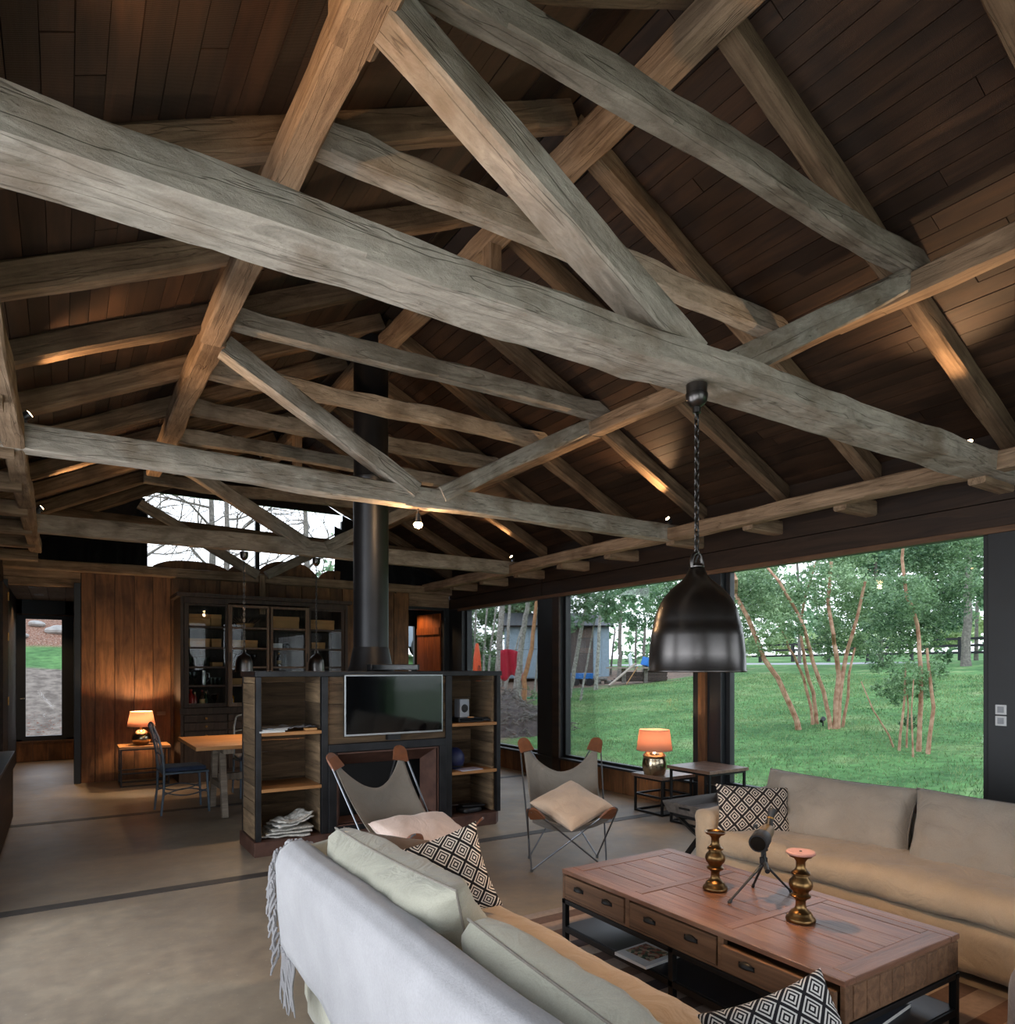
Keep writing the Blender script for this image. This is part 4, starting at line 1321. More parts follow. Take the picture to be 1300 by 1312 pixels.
# cross rails and long planks of the top
for a, b in ((0, 1), (2, 3), (4, 5), (6, 7)):
    cb('top_rail', M['table_x'], TX0 + .07, TX1 - .07, def_y[a] + .001, def_y[b] - .001, TZ - .022, TZ)
for x0 in (TX0, TX1 - .07):
    cb('top_rail', M['table'], x0 + .001, x0 + .069, TY0, TY1, TZ - .022, TZ)
for a, b in ((1, 2), (3, 4), (5, 6)):
    x = TX0 + .07
    while x < TX1 - .075:
        w_ = min(R.choice((.09, .11, .13)), TX1 - .07 - x)
        if TX1 - .07 - x - w_ < .03: w_ = TX1 - .07 - x
        cb('top_plank', M['table'], x + .0015, x + w_ - .0015, def_y[a], def_y[b], TZ - .022, TZ - .001 - R.random() * .002, bv=.002)
        x += w_
cb('apron', M['table_side'], TX0 + .03, TX1 - .01, TY0 + .006, TY0 + .03, .275, TZ - .022)
for k in range(9):
    xx = TX0 + .06 + k * .082
    cb('apron_plank', M['table_side'], xx, xx + .08, TY0 + .002, TY0 + .008, .285, TZ - .03)
cb('apron', M['table_side'], TX0 + .01, TX1 - .01, TY1 - .03, TY1 - .008, .275, TZ - .022)
cb('apron', M['table_side'], TX1 - .03, TX1 - .006, TY0 + .03, TY1 - .03, .275, TZ - .022)
cb('carcass', M['table_side'], TX0 + .03, TX1 - .03, TY0 + .03, TY1 - .03, .275, .29)
for y0, y1 in ((TY0, TY0 + .02), (1.895, 1.925), (2.45, 2.48), (TY1 - .02, TY1)):
    cb('drawer_post', M['table_side'], TX0 + .004, TX0 + .03, y0, y1, .275, TZ - .022)
cb('drawer_rail', M['table_side'], TX0 + .006, TX0 + .03, TY0 + .02, TY1 - .02, .272, .286)
for (y0, y1, out) in ((2.485, 2.945, 0), (1.93, 2.445, 0), (1.4, 1.89, .02)):
    fr = cb('drawer', M['table_side'], TX0 - out, TX0 + .02 - out, y0, y1, .289, TZ - .03 - out * .6)
    ym = (y0 + y1) / 2; hf = (y1 - y0) / 2
    mb = MB()
    for q in (-.48, .48):
        for i in range(7):
            pass
        def cup(a, b, q=q):
            th_ = math.pi * a; ph = HP * b
            return (-.011 - .02 * math.sin(th_) * math.cos(ph) , q * hf + .034 * math.cos(th_), .012 + .022 * math.sin(th_) * math.sin(ph) - .01)
        mb.grid(cup, 14, 6)
        mb.box(-.0125, -.0095, q * hf - .036, q * hf + .036, -.002, .016)
    mb2 = mb
    half = len(mb2.v) // 2
    for s_ in (0, 1):
        m3 = MB(); m3.v = mb2.v[s_ * half:(s_ + 1) * half]
        m3.f = [tuple(i - s_ * half for i in fc) for fc in mb2.f if s_ * half <= fc[0] < (s_ + 1) * half]
        m3.build('cup_pull', M['iron'], fr, smooth=True, solid=.002)
lg = .028
for x0 in (TX0, TX1 - lg):
    for y0 in (TY0 + .002, 2.17, TY1 - lg - .002):
        cb('leg', M['iron'], x0, x0 + lg, y0, y0 + lg, 0, .272, bv=.002)
    cb('frame_rail', M['iron'], x0, x0 + lg, TY0, TY1, .25, .272, bv=.002)
    cb('frame_rail', M['iron'], x0, x0 + lg, TY0 + .03, TY1 - .03, .10, .13, bv=.002)
for y0 in (TY0 + .002, TY1 - lg - .002):
    cb('frame_rail', M['iron'], TX0 + lg, TX1 - lg, y0, y0 + lg, .25, .271, bv=.002)
    cb('frame_rail', M['iron'], TX0 + lg, TX1 - lg, y0, y0 + lg, .10, .129, bv=.002)
M['undershelf'] = plain('black_iron_shelf', srgb(40, 40, 44), rough=.35, metal=.4, var=.2)
cb('lower_shelf', M['undershelf'], TX0 + .01, TX1 - .01, TY0 + .01, TY1 - .01, .125, .133, bv=.002)


def print_mat(name, cols, sc):
    m, N, L, B = newmat(name)
    tc_ = N.new('ShaderNodeTexCoord')
    v = N.new('ShaderNodeTexVoronoi'); v.inputs['Scale'].default_value = sc
    L.new(tc_.outputs['Object'], v.inputs['Vector'])
    sp_ = N.new('ShaderNodeSeparateColor'); L.new(v.outputs['Color'], sp_.inputs[0])
    r_ = ramp(N, [(i / (len(cols) - 1), c) for i, c in enumerate(cols)])
    L.new(sp_.outputs[0], r_.inputs[0]); L.new(r_.outputs[0], B.inputs['Base Color'])
    B.inputs['Roughness'].default_value = .3
    return m


cov = print_mat('food_photo_cover', [srgb(40, 50, 36), srgb(150, 60, 40), srgb(205, 190, 160), srgb(60, 96, 60), srgb(30, 30, 34)], 55)
t = book('magazine', (2.36, 2.42, .134), .27, .2, .014, .05, mw, 0, 'white magazine with a food photo on the black shelf under the coffee table')
box('cover_photo', cov, -.08, .06, -.07, .085, .014, .0146, t)
book('magazine', (2.42, 2.37, .149), .2, .26, .006, .2, mw, 0, 'thin white magazine half hidden behind the iron post under the coffee table').location = (2.62, 2.32, .134)
book('large_book', (2.72, 1.58, .134), .3, .24, .02, .1, plain('glossy_dark_cover', srgb(72, 76, 84), rough=.12, var=.1), 0, 'glossy dark book on the near end of the coffee table shelf', 'book')


def candle_holder(name, loc, s, label, plate=None):
    t = thing(name, label, 'candle holder', loc)
    pr = [(.001, 0), (.066, 0), (.070, .008), (.066, .02), (.056, .028), (.052, .04), (.046, .048), (.030, .058), (.024, .075), (.024, .1), (.034, .112), (.046, .118), (.048, .126), (.036, .136),
          (.038, .146), (.050, .158), (.056, .176), (.052, .196), (.038, .212), (.034, .222), (.044, .228), (.044, .236), (.030, .246), (.022, .262), (.022, .29), (.034, .306), (.036, .312)]
    MB().lathe([(a * s, b * s) for a, b in pr], n=28).build('turned_stem', M['bronze'], t, smooth=True, flat=50)
    MB().lathe([(.02 * s, .308 * s), (.052 * s, .314 * s), (.060 * s, .326 * s), (.056 * s, .327 * s), (.046 * s, .318 * s), (.001, .318 * s)], n=28).build('drip_dish', M['bronze'], t, smooth=True)
    if plate:
        MB().lathe([(.001, .324 * s), (.066 * s, .326 * s), (.07 * s, .334 * s), (.066 * s, .339 * s), (.001, .338 * s)], n=11).build('candle_plate', M['sand'], t, smooth=True, flat=30)
        MB().lathe([(.006, .339 * s), (.006, .342 * s)], n=10, cap=(True, True)).build('wick_hole', M['plastic'], t)
    return t


candle_holder('candle_holder', (2.665, 2.29, TZ), .86, 'turned bronze candle holder with an empty dish, left of the telescope')
candle_holder('candle_holder', (2.64, 1.81, TZ), .87, 'turned bronze candle holder with a pink plate on top, right of the telescope', True)

# spotting scope on a small tripod
ts = thing('spotting_scope', 'olive spotting scope on a black mini tripod on the coffee table', 'telescope', (2.765, 2.09, TZ))
hub = Vector((0, 0, .17))
for k, (x, y) in enumerate(((-.195, .035), (.085, .125), (.165, -.03))):
    mb = MB().tube([hub + Vector((0, 0, -.01)), Vector((x, y, .006))], [.0065, .005], 8)
    lg_ = mb.build('leg', M['plastic'], ts, smooth=True)
    MB().tube([(x * 1.02, y * 1.02, .0), (x * .96, y * .96, .012)], .008, 8).build('rubber_foot', M['plastic'], lg_)
MB().lathe([(.012, .15), (.018, .16), (.018, .185), (.012, .19), (.012, .215), (.02, .22), (.02, .235), (.024, .238), (.024, .246)], n=16, cap=(True, True)).build('tripod_head', M['plastic'], ts, smooth=True, flat=40)
MB().tube([(0, 0, .2), (-.06, -.055, .185), (-.07, -.064, .182), (-.125, -.115, .168)], [.004, .004, .011, .011], 10).build('pan_handle', M['plastic'], ts, smooth=True, flat=40)
d = Vector((-.89, -.40, -.13)).normalized(); c0 = Vector((.0, .0, .288))
MB().tube([c0 - d * .11, c0 - d * .06, c0 - d * .0, c0 + d * .02], [.026, .034, .036, .036], 18).build('body', M['scope'], ts, smooth=True, flat=50)
ob = MB().tube([c0 + d * .018, c0 + d * .03, c0 + d * .105, c0 + d * .11], [.036, .043, .043, .041], 20).build('objective_barrel', M['plastic'], ts, smooth=True, flat=50)
MB().tube([c0 + d * .109, c0 + d * .112], [.034, .034], 20).build('front_lens', M['screen'], ob)
e0 = c0 - d * .085; ed = (Vector((.42, .05, .9))).normalized()
ey = MB().tube([e0, e0 + ed * .03, e0 + ed * .035, e0 + ed * .075, e0 + ed * .08, e0 + ed * .105], [.02, .02, .016, .016, .019, .019], 16).build('eyepiece', M['plastic'], ts, smooth=True, flat=50)
MB().tube([e0 + ed * .055, e0 + ed * .062], .0168, 16).build('brass_ring', M['brass'], ey)
MB().tube([c0 + Vector((-.02, .03, .035)), c0 + Vector((-.02, .03, .05))], .011, 12).build('focus_knob', M['plastic'], ts)

# ================================================================== RUG
def rug_mat():
    m, N, L, B = newmat('striped_rug')
    tc_ = N.new('ShaderNodeTexCoord'); sp_ = N.new('ShaderNodeSeparateXYZ'); L.new(tc_.outputs['Object'], sp_.inputs[0])
    n = N.new('ShaderNodeTexNoise'); n.inputs['Scale'].default_value = 40; L.new(tc_.outputs['Object'], n.inputs['Vector'])
    a = N.new('ShaderNodeMath'); a.operation = 'MULTIPLY_ADD'; a.inputs[1].default_value = 1.7; a.inputs[2].default_value = .2
    L.new(sp_.outputs['Y'], a.inputs[0])
    fr = N.new('ShaderNodeMath'); fr.operation = 'FRACT'; L.new(a.outputs[0], fr.inputs[0])
    r_ = ramp(N, [(0, srgb(172, 150, 136)), (.2, srgb(120, 98, 88)), (.36, srgb(186, 164, 148)), (.55, srgb(96, 84, 84)), (.7, srgb(168, 142, 126)), (.85, srgb(134, 104, 88))])
    r_.color_ramp.interpolation = 'CONSTANT'
    L.new(fr.outputs[0], r_.inputs[0])
    mm = N.new('ShaderNodeMixRGB'); mm.blend_type = 'MULTIPLY'; mm.inputs[0].default_value = .35
    L.new(r_.outputs[0], mm.inputs[1]); L.new(n.outputs['Fac'], mm.inputs[2]); L.new(mm.outputs[0], B.inputs['Base Color'])
    B.inputs['Roughness'].default_value = .95; B.inputs['Specular IOR Level'].default_value = .1
    return m


M['rug'] = rug_mat()
o = MB().grid(lambda a, b: (1.85 * (a - .5), 2.7 * (b - .5), .008 + .002 * noise.noise((a * 8, b * 9, 2))), 12, 16).build('striped_rug', M['rug'], None, (2.66, 2.12, 0), smooth=True, solid=.008)
tag(o, 'flat woven rug with brown, grey and sand stripes under the coffee table', 'rug')

# ================================================================== BUTTERFLY CHAIRS
def qbez(p0, pm, p1, t):
    c = pm * 2 - (p0 + p1) / 2
    return p0 * (1 - t) ** 2 + c * 2 * t * (1 - t) + p1 * t * t


def butterfly(label, loc, rz, hb=.93, hf=.51, db=.37, df=-.42, wd=.315):
    """sling chair, local -Y is the front; four capped tips on bent steel rods"""
    t = thing('butterfly_chair', label, 'chair', loc, rz)
    BLt, BRt = Vector((-wd, db, hb)), Vector((wd, db, hb))
    FLt, FRt = Vector((-wd + .01, df, hf)), Vector((wd - .01, df, hf))
    flb, frb = Vector((-.28, -.22, .012)), Vector((.28, -.22, .012))
    blb, brb = Vector((-.27, .14, .012)), Vector((.27, .14, .012))
    def rod(tipc, feet, top_dir):
        # loop: foot -> tip -> foot
        for f_ in feet:
            d = (tipc - f_).normalized()
            sg = 1 if tipc.x > 0 else -1
            side = Vector((sg * .02 if f_.x * sg > 0 else -sg * .008, 0, 0))
            pts = [f_ + Vector((0, 0, 0)), f_ + d * .05, tipc + side - d * .06, tipc + side * .7 - d * .012, tipc]
            MB().tube(pts, .0062, 8).build('rod', M['chrome'], t, smooth=True)
    rod(BLt, (flb, brb), 0); rod(BRt, (frb, blb), 0)
    rod(FLt, (blb, frb), 0); rod(FRt, (brb, flb), 0)
    for a, b in ((flb, Vector((-.1, -.22, .007))), (frb, Vector((.1, -.22, .007))), (blb, brb)):
        pass
    for f_ in (flb, frb, blb, brb):
        MB().lathe([(.011, -.012), (.011, .006), (.004, .014)], n=10, cap=(True, True)).build('floor_bend', M['chrome'], t, tuple(f_))
    # sling
    inn = .9
    def P(u, v):
        Lc = qbez(BLt, Vector((-.27, -.06, .40)), FLt, v); Rc = qbez(BRt, Vector((.27, -.06, .40)), FRt, v)
        Cc = qbez(Vector((0, db - .12, hb - .24)), Vector((0, .07, .285)), Vector((0, df + .06, .375)), v)
        return Cc + (Rc - Lc) / 2 * u + ((Lc + Rc) / 2 - Cc) * abs(u) ** 1.9
    def clampP(a, b):
        u, v = a * 2 - 1, b
        return P(u * .985, .015 + v * .97) + Vector((0, 0, .004 * noise.noise((u * 3, v * 4, loc[0]))))
    MB().grid(clampP, 30, 36).build('canvas_sling', M['canvas'], t, smooth=True, solid=.006, flat=0)
    # leather caps at the tips
    for su, v0 in ((-1, 0), (1, 0), (-1, 1), (1, 1)):
        tip = P(su, v0)
        du = (P(su * .8, v0) - tip).normalized()
        dv = (P(su, abs(v0 - .14)) - tip).normalized()
        ax = (du + dv).normalized()
        nrm = du.cross(dv).normalized(); tr = nrm.cross(ax)
        mb = MB()
        n = 14
        for off in (-.009, .009):
            for k in range(n + 1):
                an = math.pi * k / n
                wv, lv = math.cos(an) * .052, -math.sin(an) * .045
                mb.v.append(tuple(tip + ax * (.045 + lv) + tr * wv + nrm * off * (.4 + .6 * math.sin(an))))
            mb.v.append(tuple(tip + ax * .125 + tr * -.062 + nrm * off)); mb.v.append(tuple(tip + ax * .125 + tr * .062 + nrm * off))
        q = n + 3
        mb.f = [tuple(range(q)), tuple(range(q, 2 * q))[::-1]] + [(i, q + i, q + (i + 1) % q, (i + 1) % q) for i in range(q)]
        mb.build('leather_tip', M['leather'], t, bevel=.003)
    return t


# right chair (faces the viewer, turned left); left chair (behind the sofa end, turned right)
butterfly('grey canvas butterfly chair with tan leather tips, beside the window wall', (3.27, 4.27, 0), math.atan2(-.5, .86))
cushion('throw_pillow', M['beige'], .44, .44, .14, (3.17, 4.07, .495), (.86, -.5, .02), (.32, .55, .30), 'beige pillow set cornerwise on the seat of the chair by the window', 61, pinch=.08).rotation_quaternion @= Matrix.Rotation(math.radians(38), 3, 'Z').to_quaternion()
butterfly('grey canvas butterfly chair with tan leather tips, before the fireplace', (1.93, 4.3, 0), math.atan2(.30, .95), db=.40, df=-.44)
cushion('throw_pillow', M['blush'], .60, .40, .14, (1.93, 3.99, .455), (.96, .2, -.03), (-.22, .75, .3), 'blush linen pillow on the seat of the chair before the fireplace', 63, pinch=.07)

# ================================================================== SIDE TABLES BY THE WINDOW
def frame_table(name, label, x0, x1, y0, y1, h, top, th=.03, over=.02, shelf=None, base=True, lg=.022, mat='iron', braces=None):
    cx, cy = (x0 + x1) / 2, (y0 + y1) / 2
    t = thing(name, label, 'table', (cx, cy, 0))
    a, b = (x1 - x0) / 2, (y1 - y0) / 2
    n = 3 if top != 'shelf' else 3
    for k in range(n):
        ya, yb = -b + 2 * b * k / n, -b + 2 * b * (k + 1) / n
        box('top_plank', M[top], -a, a, ya + .0008, yb - .0008, h - th, h, t, .002)
    ia, ib = a - over, b - over
    for sx_ in (-1, 1):
        for sy_ in (-1, 1):
            xx = (ia - lg) if sx_ > 0 else -ia; yy = (ib - lg) if sy_ > 0 else -ib
            box('leg', M[mat], xx, xx + lg, yy, yy + lg, 0, h - th, t, .002)
    for zr in ([h - th - lg] + ([0.0] if base else []) + (braces or [])):
        for yy in (-ib, ib - lg):
            box('rail', M[mat], -ia + lg, ia - lg, yy, yy + lg, zr, zr + lg, t, .002)
        for xx in (-ia, ia - lg):
            box('rail', M[mat], xx, xx + lg, -ib + lg, ib - lg, zr, zr + lg, t, .002)
    return t


frame_table('side_table', 'small black-framed side table under the lamp by the window', 5.09, 5.57, 5.05, 5.5, .40, 'nest', braces=[.17])
frame_table('side_table', 'taller square side table of dark planks on black legs beside the lamp table', 5.0, 5.55, 4.36, 4.9, .555, 'nest', braces=[.12])


def table_lamp(label, loc, body, shade_c, h_body, r_body, h0, h1, r0, r1, watts, egg=False):
    t = thing('table_lamp', label, 'lamp', loc)
    pr = []
    for k in range(15):
        a = k / 14
        if egg:
            rr = r_body * math.sin(math.pi * (.13 + .80 * a)) ** .62
        else:
            rr = r_body * (.84 + .16 * math.sin(math.pi * min(1, a * 1.25))) if a < .72 else r_body * (.98 * math.cos((a - .72) / .28 * HP * .93) ** .6 + .06)
        pr.append((max(.018, rr), a * h_body))
    mb = MB().lathe([(.001, 0)] + pr + [(.018, h_body + .005)], n=28)
    # pleated, hammered metal
    mb.v = [((x * (1 + .012 * math.cos(14 * math.atan2(y, x)))), y * (1 + .012 * math.cos(14 * math.atan2(y, x))), z) for x, y, z in mb.v]
    mb.build('body', M['silver'], t, smooth=True, flat=60)
    MB().lathe([(.018, h_body), (.018, h_body + .03), (.012, h_body + .03), (.012, h0 + .06)], n=14, cap=(False, True)).build('socket', M['brass'], t, smooth=True, flat=40)
    MB().lathe([(r0, h0), (r1, h1)], n=36).build('lamp_shade', M['shade'], t, smooth=True, solid=.002)
    mb = MB()
    for z, r_ in ((h0, r0), (h1, r1)):
        mb.tube([(r_ * math.cos(2 * math.pi * k / 36), r_ * math.sin(2 * math.pi * k / 36), z) for k in range(36)], .003, 6, closed=True)
    mb.build('shade_trim', M['shade'], t, smooth=True)
    mb = MB()
    for k in range(3):
        a = 2 * math.pi * k / 3
        mb.tube([(.012 * math.cos(a), .012 * math.sin(a), h1 - .03), ((r1 - .001) * math.cos(a), (r1 - .001) * math.sin(a), h1 - .03)], .002, 5)
    mb.build('shade_spider', M['brass'], t)
    MB().lathe([(.001, h0 + .045), (.02, h0 + .06), (.028, h0 + .085), (.024, h0 + .11), (.001, h0 + .12)], n=14).build('bulb', M['bulb'], t, smooth=True)
    lamp_light('lamp_light', (0, 0, h0 + .13), watts, (1, .68, .40), .025, t)
    return t


table_lamp('ribbed silver table lamp with a pinkish shade by the window', (5.2, 5.27, .40), 0, 0, .25, .125, .255, .465, .185, .155, 4)

# tray table on crossed legs
tt = thing('tray_table', 'grey wooden butler tray on black crossed legs at the end of the window sofa', 'table', (4.145, 3.59, 0))
a, b = .30, .215
box('tray_floor', M['traywood'], -a + .03, a - .03, -b + .03, b - .03, .42, .435, tt)
for nm, p0, p1 in (('tray_side', (-a, -b), (a, -b)), ('tray_side', (-a, b), (a, b)), ('tray_side', (-a, -b), (-a, b)), ('tray_side', (a, -b), (a, b))):
    q0 = Vector((p0[0] * .9, p0[1] * .87, .42)); q1 = Vector((p1[0] * .9, p1[1] * .87, .42))
    r0 = Vector((p0[0], p0[1], .50)); r1 = Vector((p1[0], p1[1], .50))
    MB().add([q0, q1, r1, r0], [(0, 1, 2, 3)]).build(nm, M['traywood'], tt, solid=.014)
for sx_ in (-1, 1):
    box('tray_handle', M['iron'], sx_ * .30 - .008, sx_ * .30 + .008, -.05, .05, .462, .478, tt, .003)
for yy in (-.13, .13):
    for s_ in (-1, 1):
        MB().bar((-.25 * s_, yy + .012 * s_, .41), (.25 * s_, yy + .012 * s_, .005), .022, .04, up=(0, 1, 0)).build('crossed_leg', M['iron'], tt, bevel=.002)
for xx in (-.245, .245):
    for zz in (.40, .012):
        MB().bar((xx, -.15, zz), (xx, .15, zz), .03, .02).build('leg_rail', M['iron'], tt)

# ================================================================== PENDANT LAMPS
def chain(mb, z0, z1, ll=.034, r=.0035, w=.011):
    n = int((z1 - z0) / (ll * .72))
    for k in range(n):
        zc = z0 + (k + .5) * (z1 - z0) / n
        pts = []
        for q in range(10):
            a = 2 * math.pi * q / 10
            p, s_ = math.cos(a) * w, math.sin(a) * ll / 2
            pts.append((p, 0, zc + s_) if k % 2 else (0, p, zc + s_))
        mb.tube(pts, r, 5, closed=True)
    return mb


pd = thing('pendant_lamp', 'big dark spun metal bell pendant hanging on a chain over the coffee table', 'lamp', (2.425, 2.19, 1.485))
prof = [(.2165, 0), (.2165, .006), (.213, .012), (.211, .08), (.203, .16), (.196, .20), (.194, .203), (.188, .235), (.172, .29), (.148, .335), (.118, .372), (.088, .398), (.062, .42), (.045, .442), (.036, .462), (.032, .475)]
MB().lathe(prof, n=48).build('bell_shade', M['pewter'], pd, smooth=True, solid=.003, flat=70)
MB().lathe([(.032, .473), (.034, .48), (.026, .492), (.001, .495)], n=20).build('cap', M['pewter'], pd, smooth=True)
MB().tube([(-.03, 0, .475), (-.034, 0, .50), (-.024, 0, .53), (0, 0, .545), (.024, 0, .53), (.034, 0, .50), (.03, 0, .475)], .009, 10).build('hanging_loop', M['pewter'], pd, smooth=True)
chain(MB(), .535, 1.19).build('chain', M['pewter'], pd, smooth=True)
MB().tube([(.006 * math.sin(k * .9), .008 * math.cos(k * .9), .5 + k * .0142) for k in range(50)], .004, 6).build('cord', M['cord'], pd, smooth=True)
MB().lathe([(.001, 1.175), (.018, 1.178), (.02, 1.2), (.016, 1.205), (.03, 1.212), (.045, 1.228), (.05, 1.25), (.05, 1.262), (.046, 1.265), (.048, 1.305)], n=28).build('ceiling_cup', M['pewter'], pd, smooth=True, flat=40)
MB().lathe([(.001, .14), (.03, .15), (.045, .18), (.04, .215), (.02, .24), (.016, .27)], n=18).build('bulb', M['bulb'], pd, smooth=True)
MB().lathe([(.02, .26), (.024, .265), (.024, .34), (.01, .35), (.008, .48)], n=16, cap=(True, True)).build('socket', M['plastic'], pd)
PEND = lamp_light('pendant_light', (0, 0, .12), 17, WARM, .04, pd)

for i, (x, lab) in enumerate(((1.68, 'small metal bell pendant on a chain, left of the pair over the dining table'), (2.48, 'small metal bell pendant on a chain, right of the pair, beside the stove pipe'))):
    t = thing('pendant_lamp', lab, 'lamp', (x, 7.98, 1.47))
    MB().lathe([(.09, 0), (.09, .004), (.088, .08), (.082, .13), (.066, .165), (.04, .188), (.02, .2), (.016, .215)], n=28).build('bell_shade', M['pewter'], t, smooth=True, solid=.002, flat=70)
    MB().tube([(-.014, 0, .21), (-.018, 0, .235), (0, 0, .26), (.018, 0, .235), (.014, 0, .21)], .005, 8).build('hanging_loop', M['pewter'], t, smooth=True)
    chain(MB(), .25, 1.24, .045, .003, .010).build('chain', M['pewter'], t)
    MB().tube([(.004 * math.sin(k), .004 * math.cos(k), .23 + k * .0345) for k in range(30)], .003, 5).build('cord', M['cord'], t)
    MB().lathe([(.001, 1.22), (.02, 1.225), (.04, 1.25), (.045, 1.27), (.045, 1.315)], n=20).build('ceiling_cup', M['pewter'], t, smooth=True)
    MB().lathe([(.001, .06), (.025, .08), (.025, .11), (.012, .14)], n=14).build('bulb', M['bulb'], t, smooth=True)
    lamp_light('pendant_light', (0, 0, .045), 9, WARM, .025, t)

# bare bulb under the second truss
t = thing('bulb_lamp', 'bare glowing bulb on a short stem under the second tie beam', 'lamp', (2.39, 5.05, 2.62))
MB().tube([(0, 0, .17), (0, 0, .115)], .006, 8).build('stem', M['chrome'], t)
MB().lathe([(.018, .12), (.022, .085), (.03, .05), (.032, .045)], n=16).build('socket', M['chrome'], t, smooth=True)
MB().lathe([(.001, 0), (.028, .012), (.036, .03), (.03, .048), (.02, .07)], n=16).build('bulb', M['bulb'], t, smooth=True)
lamp_light('bulb_light', (0, 0, -.04), 8, WARM, .03, t)

# little spotlights standing on the tie beams, aimed up the roof slopes
spl = [(5.03, 2.2, 'right end of the nearest tie beam'), (5.2, 5.06, 'right end of the second tie beam'), (5.2, 7.98, 'right end of the third tie beam'),
       (-.19, 2.2, 'left end of the nearest tie beam'), (-.19, 5.06, 'left end of the second tie beam'), (-.19, 7.98, 'left end of the third tie beam')]
for i, (x, y, lab) in enumerate(spl):
    z = (2.92, 2.96, 2.97)[i % 3]
    t = thing('spotlight', 'tiny warm spotlight standing on the ' + lab, 'light', (x, y, z))
    s_ = -1 if x > 2 else 1
    box('bracket', M['chrome'], -.012, .012, -.02, .02, 0, .03, t, .002)
    ax = Vector((s_ * .75, 0, .66)).normalized()
    c0 = Vector((0, 0, .05))
    MB().tube([c0 - ax * .035, c0 - ax * .02, c0 + ax * .03], [.012, .022, .027], 14).build('housing', M['chrome'], t, smooth=True, flat=50)
    MB().tube([c0 + ax * .028, c0 + ax * .034], [.024, .02], 14).build('lens', M['bulb'], t, smooth=True)
    q = ax.to_track_quat('-Z', 'Y')
    l = lamp_light('spot_glow', tuple(c0 + ax * .06), SPOTW, WARM, .02, t, spot=math.radians(92), rot=q.to_euler(), blend=.8)

# ================================================================== FAR END: CABINET, LAMP TABLE, DINING TABLE
KX0, KX1, KY0, KY1, KH = 1.30, 3.57, 9.96, 10.6, 2.5
kb = thing('display_cabinet', 'tall dark glazed display cabinet with drawers against the board wall', 'cabinet', ((KX0 + KX1) / 2, (KY0 + KY1) / 2, 0))
kcx, kcy = (KX0 + KX1) / 2, (KY0 + KY1) / 2
def kx(nm, mt, x0, x1, y0, y1, z0, z1, p=None, bv=.004):
    return box(nm, mt, x0 - kcx, x1 - kcx, y0 - kcy, y1 - kcy, z0, z1, p or kb, bv)
kx('plinth', M['cab'], KX0 - .02, KX1 + .02, KY0 - .02, KY1, 0, .12)
kx('cornice', M['cab'], KX0 - .05, KX1 + .05, KY0 - .05, KY1, KH - .05, KH)
kx('side', M['cab'], KX0, KX0 + .04, KY0, KY1, .12, KH - .05)
kx('side', M['cab'], KX1 - .04, KX1, KY0, KY1, .12, KH - .05)
kx('back', M['cab'], KX0 + .04, KX1 - .04, KY1 - .03, KY1, .12, KH - .05)
kx('waist', M['cab'], KX0 - .01, KX1 + .01, KY0 - .015, KY1 - .03, .90, .98)
kx('carcass', M['cab'], KX0 + .04, KX1 - .04, KY0 + .03, KY1 - .03, .12, .90)
kx('rail', M['cab'], KX0 + .04, KX1 - .04, KY0, KY0 + .08, KH - .13, KH - .05)
for k in range(4):
    x0 = KX0 + .045 + k * .545; x1 = x0 + .535
    for z0, z1 in ((.79, .89), (.68, .785), (.15, .67)):
        d = kx('drawer' if z1 - z0 < .2 else 'cupboard_door', M['cab'], x0, x1, KY0 - .005, KY0 + .03, z0 + .004, z1 - .004)
        zz = 0 if z1 - z0 < .2 else .2
        MB().lathe([(.008, 0), (.008, .01), (.016, .018), (.014, .028), (.001, .03)], n=12).build('knob', M['brass'], d, (0, -.0175, zz), (HP, 0, 0))
SH = [.985, 1.28, 1.53, 1.79, 2.07]
for z in SH[1:]:
    kx('shelf', M['cab_door'], KX0 + .04, KX1 - .04, KY0 + .09, KY1 - .03, z - .02, z)
for k in range(4):
    x0 = KX0 + .05 + k * .54; x1 = x0 + .565
    yo = KY0 + (.03 if k in (0, 3) else .0)
    dd = bpy.data.objects.new('glazed_door', None); C.objects.link(dd); dd.parent = kb
    mt = M['cab_door'] if k in (1, 2) else M['cab']
    kx('stile', mt, x0, x0 + .055, yo, yo + .028, .985, KH - .1, dd)
    kx('stile', mt, x1 - .055, x1, yo, yo + .028, .985, KH - .1, dd)
    kx('rail', mt, x0 + .055, x1 - .055, yo, yo + .028, .985, 1.04, dd)
    kx('rail', mt, x0 + .055, x1 - .055, yo, yo + .028, KH - .16, KH - .1, dd)
    for z in SH[1:]:
        kx('muntin', mt, x0 + .055, x1 - .055, yo + .002, yo + .026, z - .022, z + .004, dd)
    kx('pane', M['cabglass'], x0 + .05, x1 - .05, yo + .012, yo + .016, 1.03, KH - .15, dd, 0)
    kx('finger_slot', M['iron'], (x1 - .034) if k % 2 == 0 else (x0 + .022), (x1 - .022) if k % 2 == 0 else (x0 + .034), yo - .001, yo + .002, 1.6, 1.72, dd, 0)

